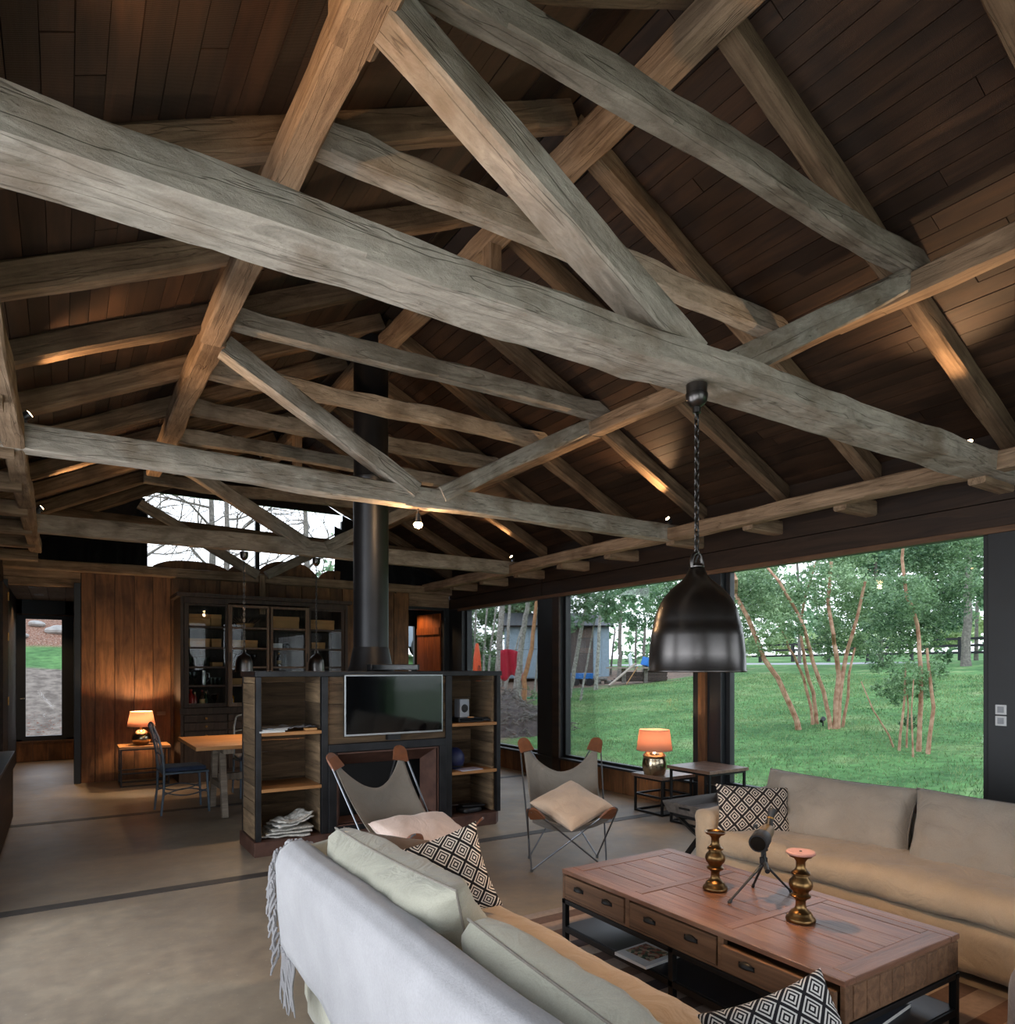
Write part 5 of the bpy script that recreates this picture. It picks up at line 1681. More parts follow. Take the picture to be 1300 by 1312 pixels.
bl = []
def inx(k, f_): return KX0 + .11 + k * .54 + f_ * .44
boxes = [(4, 0, .0, .28, .17, 'wide brown box on the top shelf, at the far left of the cabinet'), (4, 0, .66, .13, .17, 'narrow brown box on the top shelf, second from left'),
         (4, 2, .0, .40, .18, 'long brown box on the top shelf behind the third cabinet door'), (4, 3, .05, .36, .15, 'long brown box on the top shelf behind the rightmost cabinet door'),
         (3, 0, .0, .27, .12, 'low brown box on the second shelf, at the far left of the cabinet'), (3, 0, .68, .12, .12, 'small square brown box on the second shelf, left door'),
         (3, 1, .05, .16, .11, 'low brown box on the second shelf, left half of the second door'), (3, 1, .45, .16, .11, 'low brown box on the second shelf, right half of the second door'),
         (3, 3, .1, .2, .10, 'low brown box on the second shelf behind the rightmost door'), (2, 0, .70, .13, .06, 'flat brown box on the third shelf, left door')]
for lv, k, f_, w_, h_, lab in boxes:
    x = inx(k, f_)
    t = thing('storage_box', lab, 'box', (x + w_ / 2, KY0 + .27, SH[lv]))
    box('carton', M['box'], -w_ / 2, w_ / 2, -.12, .12, 0, h_ * .8, t, .003)
    box('lid', M['box'], -w_ / 2 - .003, w_ / 2 + .003, -.123, .123, h_ * .8 - .025, h_, t, .003)
o = tag(box('white_box', M['white_plastic'], inx(2, .08), inx(2, .08) + .14, KY0 + .2, KY0 + .32, SH[3], SH[3] + .075, bevel=.004), 'small white box on the second shelf behind the third cabinet door', 'box')
t = thing('black_pot', 'round black pot beside the white box behind the third cabinet door', 'pot', (inx(2, .55), KY0 + .26, SH[3]))
MB().lathe([(.001, 0), (.04, 0), (.056, .03), (.054, .06), (.04, .08), (.036, .08)], n=20).build('body', M['iron'], t, smooth=True)
MB().lathe([(.04, .08), (.02, .092), (.008, .094), (.008, .105), (.001, .108)], n=16).build('lid', M['iron'], t, smooth=True)
# twig bundle
def twigs(mb, n, L_, seed):
    rr = random.Random(seed)
    for k in range(n):
        a = rr.uniform(0, 6.28); s_ = rr.uniform(.5, 1)
        p = Vector((rr.uniform(-.06, .06), rr.uniform(-.04, .04), .02))
        q = [p, p + Vector((math.cos(a) * .08, math.sin(a) * .05, .06 * s_)), p + Vector((math.cos(a) * L_ * .8, math.sin(a) * .08, .13 * s_ + .02 * math.sin(k)))]
        mb.tube(q, [.004, .003, .002], 5)
    return mb


t = thing('twig_basket', 'bundle of dry twigs in a low basket on the top shelf of the second door', 'basket', (inx(1, .5), KY0 + .27, SH[4]))
MB().lathe([(.001, .002), (.09, .004), (.12, .06), (.125, .065)], n=20).build('basket', M['box'], t, smooth=True, solid=.006)
o = twigs(MB(), 40, .2, 5).build('twigs', M['cab_door'], t); o['kind'] = 'stuff'

gl = [(.001, .004), (.032, .004), (.036, .012), (.038, .1), (.036, .1), (.033, .014), (.001, .012)]
gm = MB().lathe(gl, n=14)
gl2 = MB().lathe([(.001, .0), (.034, .002), (.006, .01), (.005, .07), (.03, .1), (.036, .13), (.032, .165), (.03, .165), (.033, .13), (.026, .102), (.001, .08)], n=14)
def glassrow(lv, k, fs, mbg, nm, lab, grp, sc=1.0):
    first = None
    for f_ in fs:
        loc = (inx(k, f_), KY0 + R.uniform(.17, .24), SH[lv] + .001)
        if first is None:
            o = mbg.build(nm, M['tumbler'], None, loc, smooth=True, flat=50); first = o
        else:
            o = first.copy(); C.objects.link(o); o.location = loc
        o.scale = (sc, sc, sc)
        tag(o, ('leftmost', 'second', 'third', 'fourth', 'fifth')[fs.index(f_)] + ' ' + lab, 'glass', grp)


glassrow(2, 0, (.05, .22, .39, .55), gm, 'tumbler', 'clear tumbler in the row on the third shelf, left cabinet door', 'tumblers on the third shelf', 1.25)
glassrow(1, 0, (.05, .2), gl2, 'goblet', 'stemmed glass on the fourth shelf at the far left of the cabinet', 'goblets on the fourth shelf', 1.1)
glassrow(1, 0, (.68, .8, .93), gm, 'tumbler', 'clear tumbler on the fourth shelf right of the metal jug, left door', 'tumblers on the fourth shelf')
glassrow(2, 1, (.1, .26, .42, .58, .74), gl2, 'goblet', 'stemmed wine glass on the third shelf behind the second cabinet door', 'wine glasses behind the second door', 1.1)
glassrow(0, 0, (.62, .78), gl2, 'goblet', 'stemmed glass on the bottom shelf, right part of the left door', 'goblets on the bottom shelf')
t = thing('metal_jug', 'tall pale metal jug on the fourth shelf behind the left cabinet door', 'jug', (inx(0, .45), KY0 + .2, SH[1]))
MB().lathe([(.001, 0), (.04, 0), (.042, .02), (.04, .17), (.034, .19), (.036, .2)], n=20).build('body', M['alu'], t, smooth=True, flat=50)
MB().tube([(.038, 0, .17), (.075, 0, .16), (.078, 0, .08), (.04, 0, .04)], .006, 8).build('handle', M['alu'], t, smooth=True)


def bottle(lab, loc, h, col, cap, r=.037, lbl=None):
    t = thing('bottle', lab, 'bottle', loc)
    mt = plain('bottle_glass', srgb(*col), rough=.12, var=.05, spec=.7)
    MB().lathe([(.001, 0), (r, .002), (r, h * .58), (r * .8, h * .68), (r * .36, h * .78), (r * .34, h * .96)], n=16, cap=(False, True)).build('body', mt, t, smooth=True, flat=60)
    MB().lathe([(r * .4, h * .9), (r * .4, h), (.001, h)], n=14).build('cap', plain('bottle_cap', srgb(*cap), rough=.4), t)
    if lbl: MB().lathe([(r + .0008, h * .2), (r + .0008, h * .46)], n=16).build('paper_label', plain('bottle_label', srgb(*lbl), rough=.7), t, smooth=True)
    return t


bottle('red bottle at the far left of the bottom cabinet shelf', (inx(0, .1), KY0 + .2, SH[0]), .24, (150, 28, 24), (190, 40, 30), .045)
bottle('small dark red bottle second on the bottom cabinet shelf', (inx(0, .22), KY0 + .22, SH[0]), .2, (110, 30, 26), (140, 110, 60), .03)
bottle('brown bottle with a red neck on the bottom cabinet shelf, left door', (inx(0, .42), KY0 + .2, SH[0]), .23, (60, 34, 20), (150, 40, 30), .036, (190, 160, 110))
bottle('green bottle beside the red-necked one on the bottom cabinet shelf', (inx(0, .53), KY0 + .22, SH[0]), .21, (34, 56, 34), (120, 100, 60), .034)
bottle('amber bottle on the bottom shelf behind the second cabinet door', (inx(1, .05), KY0 + .2, SH[0]), .2, (190, 120, 20), (40, 36, 30), .036)
bottle('dark bottle standing alone on the third shelf behind the third cabinet door', (inx(2, .3), KY0 + .22, SH[2]), .2, (36, 28, 24), (170, 140, 90), .032, (150, 120, 80))
bottle('slim clear bottle on the third shelf, right of the dark bottle, third cabinet door', (inx(2, .5), KY0 + .23, SH[2]), .18, (90, 92, 96), (60, 60, 64), .026)
o = tag(box('carton', M['box'], inx(1, .03), inx(1, .03) + .14, KY0 + .16, KY0 + .28, SH[1], SH[1] + .09, bevel=.003), 'brown carton on the fourth shelf behind the second cabinet door', 'box')

frame_table('console_table', 'low oak-topped lamp table on thin dark legs against the board wall', .60, 1.19, 9.98, 10.42, .51, 'oak', over=.015, lg=.018, mat='steel', braces=[.16])
table_lamp('table lamp with a round silver body and terracotta shade against the board wall', (.865, 10.18, .51), 0, 0, .20, .115, .245, .435, .165, .13, 16, egg=True)
tag(box('wall_switch', M['plate'], 1.09, 1.20, FY - .02, FY - .001, .86, .91, bevel=.004), 'small wooden switch plate on the board wall beside the cabinet', 'switch')

# dining table on splayed trestles
dt = thing('dining_table', 'oak dining table with greyed trestle legs behind the fireplace unit', 'table', (2.2, 7.77, 0))
for k in range(6):
    box('top_plank', M['oak'], -1.13, 1.13, -.61 + .2033 * k + .001, -.61 + .2033 * (k + 1) - .001, .715, .75, dt, .002)
for s_ in (-1, 1):
    x = s_ * .82
    box('top_batten', M['greyoak'], x - .05, x + .05, -.52, .52, .66, .714, dt, .004)
    for q in (-1, 1):
        o = beam('trestle_leg', (x, q * .20, .66), (x + .0, q * .36, .0), .085, .06, M['greyoak'], dt, up=(1, 0, 0), wob=.004, ch=.08)
    box('trestle_brace', M['greyoak'], x - .03, x + .03, -.27, .27, .27, .33, dt, .004)
box('stretcher', M['greyoak'], -.82, .82, -.03, .03, .33, .40, dt, .004)


def dining_chair(label, loc, rz):
    """painted iron chair; local +X is the front"""
    t = thing('dining_chair', label, 'chair', loc, rz)
    W = .2
    for y in (-W, W):
        MB().tube([(.22, y, 0), (.2, y * .96, .42)], [.011, .014], 8).build('front_leg', M['bluepaint'], t, smooth=True)
        MB().tube([(-.24, y, 0), (-.215, y * .97, .25), (-.21, y * .95, .44), (-.225, y * .93, .62), (-.262, y * .88, .80), (-.30, y * .75, .90)], [.011, .012, .014, .013, .012, .011], 8).build('rear_post', M['bluepaint'], t, smooth=True)
        pts = [(-.215 + .42 * k / 12, y * .97, .21 + .05 * math.sin(math.pi * k / 12)) for k in range(13)]
        MB().tube(pts, .007, 6).build('curved_stretcher', M['bluepaint'], t, smooth=True)
        pts = [(-.22 + .43 * k / 12, y * .97, .19 - .05 * math.sin(math.pi * k / 12) + .05) for k in range(13)]
        MB().tube(pts, .007, 6).build('curved_stretcher', M['bluepaint'], t, smooth=True)
    MB().tube([(-.30, .75 * W * math.cos(math.pi * k / 10), .90 + .045 * math.sin(math.pi * k / 10)) for k in range(11)], .011, 8).build('crest_rail', M['bluepaint'], t, smooth=True)
    for zz, xx in ((.60, -.225), (.74, -.25)):
        MB().tube([(xx, -W * .9, zz), (xx - .015, 0, zz + .03), (xx, W * .9, zz)], .008, 6).build('back_rail', M['bluepaint'], t, smooth=True)
    for y in (-.07, .07):
        MB().tube([(-.215, y, .44), (-.235, y, .62), (-.30, y * .8, .93)], .007, 6).build('back_rod', M['bluepaint'], t, smooth=True)
    box('seat_frame', M['bluepaint'], -.22, .22, -.205, .205, .415, .435, t, .004)
    softbox('seat_pad', M['bluecushion'], -.2, .2, -.19, .19, .436, .485, .02, t, .004, 6, 3, .04)
    return t


dining_chair('blue grey iron dining chair with a navy pad at the near end of the table', (1.075, 8.06, 0), 0.05)
dining_chair('blue grey iron dining chair at the far side of the table, mostly hidden', (1.93, 8.62, 0), -HP)
# switch plates by the big window and the dark console along the left wall
for k, z in enumerate((1.21, 1.13)):
    t = thing('switch_plate', ['upper white switch plate on the dark post right of the big window', 'lower white switch plate on the dark post right of the big window'][k], 'switch', (WX - .001, 2.26, z))
    box('plate', M['white_plastic'], -.008, 0, -.035, .035, -.035, .035, t, .003)
    box('rocker', plain('grey_rocker', srgb(140, 142, 146), rough=.4), -.011, -.008, -.02, .02, -.022, .022, t, .002)
cn = thing('low_console', 'dark low console along the left wall, just entering the picture edge', 'cabinet', (LX + .11, 7.2, 0))
box('body', M['darkwood'], -.105, .10, -1.2, 1.2, .04, .66, cn, .004)
box('top', M['steel'], -.105, .115, -1.21, 1.21, .66, .69, cn, .004)
for y in (-1.1, 1.1):
    box('foot', M['iron'], -.09, .09, y - .03, y + .03, 0, .04, cn)

# ================================================================== OUTDOORS
def gz(X, Y):
    z = -.12 + .078 * max(0, min(X, 31) - 8) + .03 * max(0, X - 31)
    t = max(0, min(1, (12.2 - X) / 2.6)); t = t * t * (3 - 2 * t)
    pr = ((14.2, -.1), (15, .1), (19, 1.5), (21.5, 2.05), (26, 3.2), (45, 6))
    b = -.12
    for (a, za), (c_, zc) in zip(pr[:-1], pr[1:]):
        if Y >= a: b = za + (zc - za) * min(1, (Y - a) / (c_ - a))
    return z * (1 - t) + t * max(-.12, b) if Y > 14.2 else z


def ground_mat():
    m, N, L, B = newmat('lawn_and_soil')
    g = N.new('ShaderNodeNewGeometry')
    sp_ = N.new('ShaderNodeSeparateXYZ'); L.new(g.outputs['Position'], sp_.inputs[0])
    def noi(s, d=6):
        n = N.new('ShaderNodeTexNoise'); n.inputs['Scale'].default_value = s; n.inputs['Detail'].default_value = d
        L.new(g.outputs['Position'], n.inputs['Vector']); return n.outputs['Fac']
    def mth(op, a, b=None, c=None):
        q = N.new('ShaderNodeMath'); q.operation = op
        for i, s in enumerate((a, b, c)):
            if s is None: continue
            if isinstance(s, (int, float)): q.inputs[i].default_value = s
            else: L.new(s, q.inputs[i])
        return q.outputs[0]
    def sstep(v, a, b):
        r_ = N.new('ShaderNodeMapRange'); r_.interpolation_type = 'SMOOTHSTEP'
        r_.inputs['From Min'].default_value = a; r_.inputs['From Max'].default_value = b
        L.new(v, r_.inputs[0]); return r_.outputs[0]
    def mix(f_, a, b):
        q = N.new('ShaderNodeMixRGB'); L.new(f_, q.inputs[0])
        for i, s in ((1, a), (2, b)):
            if isinstance(s, tuple): q.inputs[i].default_value = s
            else: L.new(s, q.inputs[i])
        return q.outputs[0]
    X, Y = sp_.outputs['X'], sp_.outputs['Y']
    n1, n2, n3 = noi(.7), noi(6), noi(30, 3)
    gr = ramp(N, [(.3, GRASS_A), (.55, GRASS_B), (.75, GRASS_C)]); L.new(n1, gr.inputs[0])
    gm_ = ramp(N, [(.3, (.65, .65, .65, 1)), (.7, (1.25, 1.25, 1.2, 1))]); L.new(n2, gm_.inputs[0])
    mg_ = N.new('ShaderNodeMixRGB'); mg_.blend_type = 'MULTIPLY'; mg_.inputs[0].default_value = 1
    L.new(gr.outputs[0], mg_.inputs[1]); L.new(gm_.outputs[0], mg_.inputs[2])
    soil = ramp(N, [(.3, srgb(70, 58, 50)), (.5, srgb(104, 88, 76)), (.7, srgb(130, 104, 88))]); L.new(n2, soil.inputs[0])
    wob = mth('MULTIPLY', mth('SUBTRACT', n1, .5), 5.0)
    e1 = mth('ADD', mth('SUBTRACT', Y, mth('MULTIPLY', X, 1.36)), wob)          # soil beside the birches
    d1 = mth('MULTIPLY', sstep(e1, .6, 2.6), sstep(X, 30, 28))
    d2 = mth('MULTIPLY', sstep(mth('ADD', Y, wob), 21.3, 23.0), sstep(X, 30, 27))
    dirt = mth('MAXIMUM', d1, d2)
    colr = mix(dirt, mg_.outputs[0], soil.outputs[0])
    gvl = mth('MULTIPLY', sstep(X, 32.6, 33.2), mth('MULTIPLY', sstep(X, 37.5, 36.8), sstep(Y, 17, 20)))
    colr = mix(gvl, colr, srgb(150, 148, 150))
    # the bank behind the house: sand, a grass strip, then leaf litter
    sand = ramp(N, [(.35, srgb(92, 82, 74)), (.65, srgb(128, 116, 105))]); L.new(n2, sand.inputs[0])
    lit = ramp(N, [(.36, srgb(70, 56, 48)), (.5, srgb(128, 84, 62)), (.66, srgb(150, 134, 122))]); L.new(n3, lit.inputs[0])
    spk = ramp(N, [(.60, (0, 0, 0, 1)), (.64, (1, 1, 1, 1))]); L.new(noi(18, 2), spk.inputs[0])
    yw = mth('ADD', Y, mth('MULTIPLY', mth('SUBTRACT', n1, .5), 1.2))
    low = mix(mth('MULTIPLY', spk.outputs[0], sstep(yw, 17.2, 15.4)), sand.outputs[0], srgb(104, 62, 48))
    bank = mix(sstep(yw, 18.9, 19.2), low, mg_.outputs[0])
    bank = mix(sstep(yw, 21.3, 21.8), bank, lit.outputs[0])
    isb = mth('MULTIPLY', sstep(X, 11.6, 9.8), sstep(Y, 14.0, 14.3))
    colr = mix(isb, colr, bank)
    L.new(colr, B.inputs['Base Color'])
    B.inputs['Roughness'].default_value = .95; B.inputs['Specular IOR Level'].default_value = .1
    bp = N.new('ShaderNodeBump'); bp.inputs['Strength'].default_value = .6; bp.inputs['Distance'].default_value = .05
    L.new(n2, bp.inputs['Height']); L.new(bp.outputs[0], B.inputs['Normal'])
    return m


GRASS_A, GRASS_B, GRASS_C = srgb(64, 98, 57), srgb(88, 124, 73), srgb(132, 142, 99)
M['ground'] = ground_mat()
def axis_steps(a, b, fine0, fine1, f_, c_):
    o_ = [a]
    while o_[-1] < b: o_.append(o_[-1] + (f_ if fine0 <= o_[-1] < fine1 else c_))
    return o_
gx = axis_steps(-30, 90, 5, 24, .5, 2.5); gy = axis_steps(-40, 110, -2, 30, .5, 2.5)
mb = MB()
inside = lambda x, y: LX - .1 < x < WX + .1 and BY < y < 13.6
for y in gy:
    for x in gx:
        mb.v.append((x, y, gz(x, y) + .05 * noise.noise((x * .5, y * .5, 1)) - (.35 if inside(x, y) else 0)))
nx = len(gx)
mb.f = [(j * nx + i, j * nx + i + 1, (j + 1) * nx + i + 1, (j + 1) * nx + i) for j in range(len(gy) - 1) for i in range(nx - 1)]
o = mb.build('ground', M['ground'], None, smooth=True, flat=0); o['kind'] = 'structure'

# grass blades where the lawn is close enough to see them
M['blade'] = leafmat('grass_blade', srgb(64, 104, 58), srgb(148, 164, 108), .3, .6)
mb = MB()
rr = random.Random(3)
cnt = 0
while cnt < 90000:
    x = 5.95 + 20 * rr.random() ** 1.7; y = rr.uniform(-1, 24)
    if y > 1.36 * x + .9 + rr.uniform(-1, 1) or y > 21.5 or y < x * .25 - 3: continue
    z = gz(x, y) + .05 * noise.noise((x * .5, y * .5, 1)) - .01
    h_ = rr.uniform(.02, .05) * (1 + .5 * noise.noise((x * .8, y * .8, 5))) * (1 + .03 * x); a = rr.uniform(0, 6.28); w_ = .004 + .0005 * x
    ca, sa = math.cos(a) * w_, math.sin(a) * w_
    b = len(mb.v)
    mb.v += [(x - ca, y - sa, z), (x + ca, y + sa, z), (x + rr.uniform(-.04, .04), y + rr.uniform(-.04, .04), z + h_)]
    mb.f.append((b, b + 1, b + 2)); cnt += 1
o = mb.build('lawn_grass', M['blade'], None)
tag(o, 'short green grass blades of the lawn outside the windows', 'grass', kind='stuff')

M['bark_red'] = plain('cinnamon_bark', srgb(132, 84, 58), rough=.85, scale=9, col2=srgb(196, 158, 130), bump=.4)
M['bark_pale'] = plain('pale_lichen_bark', srgb(104, 100, 92), rough=.9, scale=14, col2=srgb(178, 174, 164), bump=.5)
M['bark_grey'] = plain('grey_bark', srgb(84, 78, 72), rough=.9, scale=12, col2=srgb(124, 118, 108), bump=.5)
M['bark_orange'] = plain('orange_bark', srgb(140, 96, 62), rough=.9, scale=10, col2=srgb(176, 130, 92), bump=.5)
M['leaf'] = leafmat('myrtle_leaf', srgb(70, 104, 66), srgb(184, 208, 160))
M['leaf_dark'] = leafmat('dark_leaf', srgb(54, 88, 58), srgb(156, 186, 136))
M['leaf_mid'] = leafmat('backdrop_leaf', srgb(78, 112, 84), srgb(156, 186, 142))
M['leaf_pale'] = leafmat('pale_meadow_leaf', srgb(130, 156, 100), srgb(200, 214, 160))


def leaves(blobs, per, size, mat, parent, rel, seed, name='foliage', flatk=.8):
    rr_ = random.Random(seed)
    mb_l = MB()
    V, F = mb_l.v, mb_l.f
    for (bx, by, bz, br) in blobs:
        n = max(20, int(per * (br / .45) ** 2))
        # leaves grow in twig clusters so light gaps stay between them
        ncl = max(6, n // 14)
        for c_ in range(ncl):
            while True:
                p = Vector((rr_.uniform(-1, 1), rr_.uniform(-1, 1), rr_.uniform(-1, 1)))
                if .15 < p.length < 1: break
            c0_ = Vector((bx, by, bz)) + Vector((p.x * br, p.y * br, p.z * br * flatk))
            dr_ = Vector((rr_.gauss(0, 1), rr_.gauss(0, 1), rr_.gauss(0, .5))).normalized() * br * .3
            for k in range(14):
                q = c0_ + dr_ * (k / 13 - .5) + Vector((rr_.gauss(0, 1), rr_.gauss(0, 1), rr_.gauss(0, 1))) * size * .7
                a = Vector((rr_.gauss(0, 1), rr_.gauss(0, 1), rr_.gauss(0, .7))).normalized()
                b = a.cross(Vector((rr_.gauss(0, 1), rr_.gauss(0, 1), rr_.gauss(0, 1)))).normalized()
                s_ = size * rr_.uniform(.6, 1.2)
                i0 = len(V)
                q = q - rel
                V += [tuple(q - a * s_), tuple(q + b * s_ * .5), tuple(q + a * s_), tuple(q - b * s_ * .5)]
                F.append((i0, i0 + 1, i0 + 2, i0 + 3))
    o_ = mb_l.build(name, mat, parent)
    o_['kind'] = 'stuff'
    return o_


def stem_mesh(pts, r, mat, parent, rel, name='stem', taper=.55):
    P_ = [Vector(p) - rel for p in pts]
    # subdivide with gentle kinks
    Q = []
    for i in range(len(P_) - 1):
        for k in range(3):
            t_ = k / 3
            q = P_[i].lerp(P_[i + 1], t_)
            q += Vector((noise.noise((q.z * 2.3, i, r * 50)), noise.noise((q.z * 2.3, i, 9 + r * 50)), 0)) * r * .35
            Q.append(q)
    Q.append(P_[-1])
    Q[0] = Q[0] + Vector((0, 0, -.15))
    n = len(Q)
    return MB().tube(Q, [r * (1.25 if i == 0 else 1) * (1 - (1 - taper) * i / n) for i in range(n)], 8).build(name, mat, parent, smooth=True)


G1 = [([(12.7, 8.73, 0.25), (12.51, 8.85, 0.82), (12.34, 8.99, 1.31), (12.13, 9.15, 1.7), (11.97, 9.32, 2.34), (11.81, 9.38, 2.67), (11.71, 9.54, 3.07), (11.44, 9.3, 3.31), (11.51, 9.47, 3.56), (11.59, 9.72, 4.05)], 0.056), ([(13.38, 8.89, 0.3), (13.36, 8.91, 0.67), (13.27, 9.03, 1.31), (12.95, 9.04, 1.78), (12.93, 9.16, 1.95), (12.78, 9.14, 2.19), (12.69, 9.35, 2.61)], 0.033), ([(13.5, 8.87, 0.31), (13.44, 8.91, 0.99), (13.26, 8.93, 1.35), (13.2, 8.98, 1.78), (13.18, 8.99, 1.95), (13.33, 9.16, 2.3), (13.38, 9.09, 2.96), (13.32, 8.77, 3.75)], 0.041), ([(13.01, 8.23, 0.27), (12.9, 8.32, 1.01), (12.72, 8.37, 1.43), (12.68, 8.46, 1.77), (12.55, 8.43, 1.99), (12.39, 8.46, 2.42), (12.53, 8.68, 2.66), (12.16, 8.64, 2.96), (12.01, 8.73, 3.26), (12.13, 9.07, 3.57), (11.86, 9.21, 4.16)], 0.043), ([(13.06, 8.2, 0.28), (13.08, 8.17, 0.9), (13.2, 8.19, 1.39), (13.1, 8.18, 1.77), (13.11, 8.23, 2.0), (12.94, 8.14, 2.18), (13.13, 8.39, 2.88), (13.1, 8.29, 3.67)], 0.055), ([(13.1, 8.17, 0.28), (13.21, 8.15, 1.2), (13.34, 8.11, 1.77), (13.28, 7.98, 2.1), (13.41, 7.9, 2.66), (13.42, 7.77, 3.24)], 0.047), ([(13.33, 8.21, 0.29), (13.39, 8.1, 0.96), (13.33, 8.05, 1.41), (13.47, 8.01, 1.93)], 0.032)]
G2 = [([(11.62, 5.85, 0.16), (11.67, 5.83, 0.96), (11.62, 5.81, 1.53), (11.64, 5.87, 2.21), (11.51, 5.89, 2.51), (11.43, 5.93, 2.66), (11.48, 6.03, 3.29), (11.43, 5.97, 3.73)], 0.038), ([(11.48, 5.65, 0.15), (11.56, 5.58, 0.89), (11.52, 5.62, 1.36), (11.53, 5.67, 1.83)], 0.034), ([(11.46, 6.08, 0.15), (11.49, 6.0, 0.99), (11.65, 6.06, 1.59)], 0.022), ([(11.79, 6.28, 0.18), (11.4, 6.47, 0.82), (11.33, 6.63, 1.29)], 0.016), ([(11.82, 6.14, 0.17), (11.88, 6.14, 0.85), (11.71, 6.1, 1.46)], 0.016), ([(11.1, 5.66, 0.12), (11.1, 5.69, 0.85), (11.07, 5.64, 1.34)], 0.015)]
W1T = [([(17.95, 30.9, 0.66), (17.82, 30.99, 2.18), (17.82, 30.84, 3.78), (17.84, 30.78, 4.98), (17.91, 30.74, 6.18)], 0.064), ([(17.43, 29.39, 0.62), (17.49, 29.42, 2.15), (17.49, 29.27, 3.68), (17.67, 29.35, 4.85), (17.8, 29.4, 6.21)], 0.058), ([(16.38, 27.27, 0.53), (16.53, 27.24, 2.47), (16.63, 27.07, 3.54), (16.72, 27.0, 4.61), (16.87, 26.97, 5.87)], 0.054), ([(17.67, 28.4, 0.63), (17.72, 28.41, 2.14), (17.75, 28.24, 4.01), (17.91, 28.36, 5.16), (18.0, 28.36, 6.3)], 0.179), ([(17.77, 27.92, 0.64), (17.86, 27.92, 2.13), (17.84, 27.75, 3.62), (18.05, 27.94, 4.75), (17.92, 27.6, 6.02)], 0.093), ([(15.01, 23.7, 0.43), (15.29, 23.49, 1.72), (15.5, 23.41, 2.67), (15.78, 23.38, 3.47), (15.84, 23.07, 4.24)], 0.041), ([(13.37, 20.29, 0.3), (13.47, 20.29, 1.42), (13.58, 20.17, 2.79), (13.65, 20.03, 3.6), (13.76, 19.94, 4.55)], 0.123), ([(13.16, 19.54, 0.28), (13.18, 19.48, 1.16), (13.34, 19.3, 2.21), (13.4, 19.24, 3.0), (13.61, 19.36, 4.08)], 0.093), ([(13.45, 20.72, 0.31), (13.64, 20.71, 1.42), (13.68, 20.41, 2.25)], 0.028), ([(17.18, 30.5, 0.6), (17.24, 30.38, 2.95), (17.38, 30.55, 4.54), (17.35, 30.41, 5.71)], 0.059), ([(14.13, 20.34, 0.36), (14.19, 20.28, 1.14), (14.24, 20.15, 2.25)], 0.042)]
W2T = [([(15.4, 19.94, 0.46), (15.58, 19.84, 1.42), (15.78, 19.79, 2.55), (15.89, 19.61, 3.59), (15.97, 19.53, 4.52)], 0.085), ([(15.0, 18.77, 0.42), (15.17, 18.59, 1.69), (15.4, 18.66, 2.5), (15.34, 18.3, 3.47)], 0.038), ([(17.95, 21.46, 0.66), (18.03, 21.41, 2.03), (18.13, 21.44, 3.28), (18.04, 21.24, 4.2), (18.26, 21.39, 5.01)], 0.078), ([(23.29, 26.05, 1.07), (23.37, 26.08, 2.16), (23.35, 26.06, 3.4), (23.48, 26.08, 4.89)], 0.116), ([(24.53, 28.11, 1.17), (24.55, 28.0, 2.2), (24.72, 27.95, 3.66)], 0.062), ([(24.26, 25.9, 1.15), (24.21, 25.85, 2.56), (24.39, 25.99, 4.14)], 0.059), ([(24.31, 25.4, 1.15), (24.31, 25.35, 2.55), (24.36, 25.34, 4.1)], 0.087)]
BT = [([(30.39, 13.48, 1.62), (30.49, 13.48, 2.66), (30.56, 13.47, 4.38), (30.67, 13.5, 5.8), (30.54, 13.36, 7.02)], 0.187), ([(40.16, 17.31, 1.95), (40.19, 17.29, 3.82), (40.31, 17.3, 5.26), (40.25, 17.24, 7.08)], 0.102), ([(36.05, 15.08, 1.83), (36.0, 15.06, 3.56), (36.03, 15.04, 5.73)], 0.063), ([(30.57, 16.99, 1.64), (30.48, 16.98, 2.78), (30.38, 17.06, 4.1), (30.58, 17.24, 6.28)], 0.121), ([(35.67, 24.53, 1.81), (35.73, 24.57, 4.96), (35.59, 24.62, 7.61), (35.48, 24.65, 9.0)], 0.09)]
F1 = [(12.35, 9.2, 2.99, 0.68), (12.16, 8.79, 2.35, 0.47), (13.29, 8.46, 3.22, 0.68), (14.43, 8.81, 2.48, 0.62), (14.28, 9.09, 2.0, 0.38), (13.96, 8.22, 3.0, 0.55), (12.61, 9.99, 2.48, 0.51), (12.45, 10.07, 1.96, 0.27), (14.65, 8.48, 2.04, 0.37), (13.92, 8.89, 4.06, 0.61), (14.51, 8.72, 4.18, 0.61), (11.91, 9.54, 3.24, 0.39), (12.67, 9.78, 3.65, 0.44), (12.12, 9.22, 2.01, 0.29), (14.52, 8.12, 3.1, 0.43)]
F2 = [(11.98, 6.36, 2.06, 0.48), (12.24, 6.09, 2.09, 0.37), (11.56, 5.95, 1.36, 0.35), (12.17, 6.49, 1.12, 0.3), (12.2, 6.05, 1.17, 0.21), (11.51, 6.4, 1.59, 0.21), (11.57, 5.54, 1.49, 0.18), (12.34, 5.81, 1.69, 0.14), (11.4, 5.99, 2.66, 0.48), (12.41, 5.95, 2.51, 0.45), (12.39, 5.67, 2.94, 0.44), (12.26, 6.25, 3.26, 0.53), (11.52, 6.48, 1.2, 0.11), (12.19, 6.27, 0.59, 0.17), (11.15, 6.3, 2.23, 0.25), (12.77, 5.68, 3.56, 0.47), (12.39, 6.06, 3.58, 0.48)]
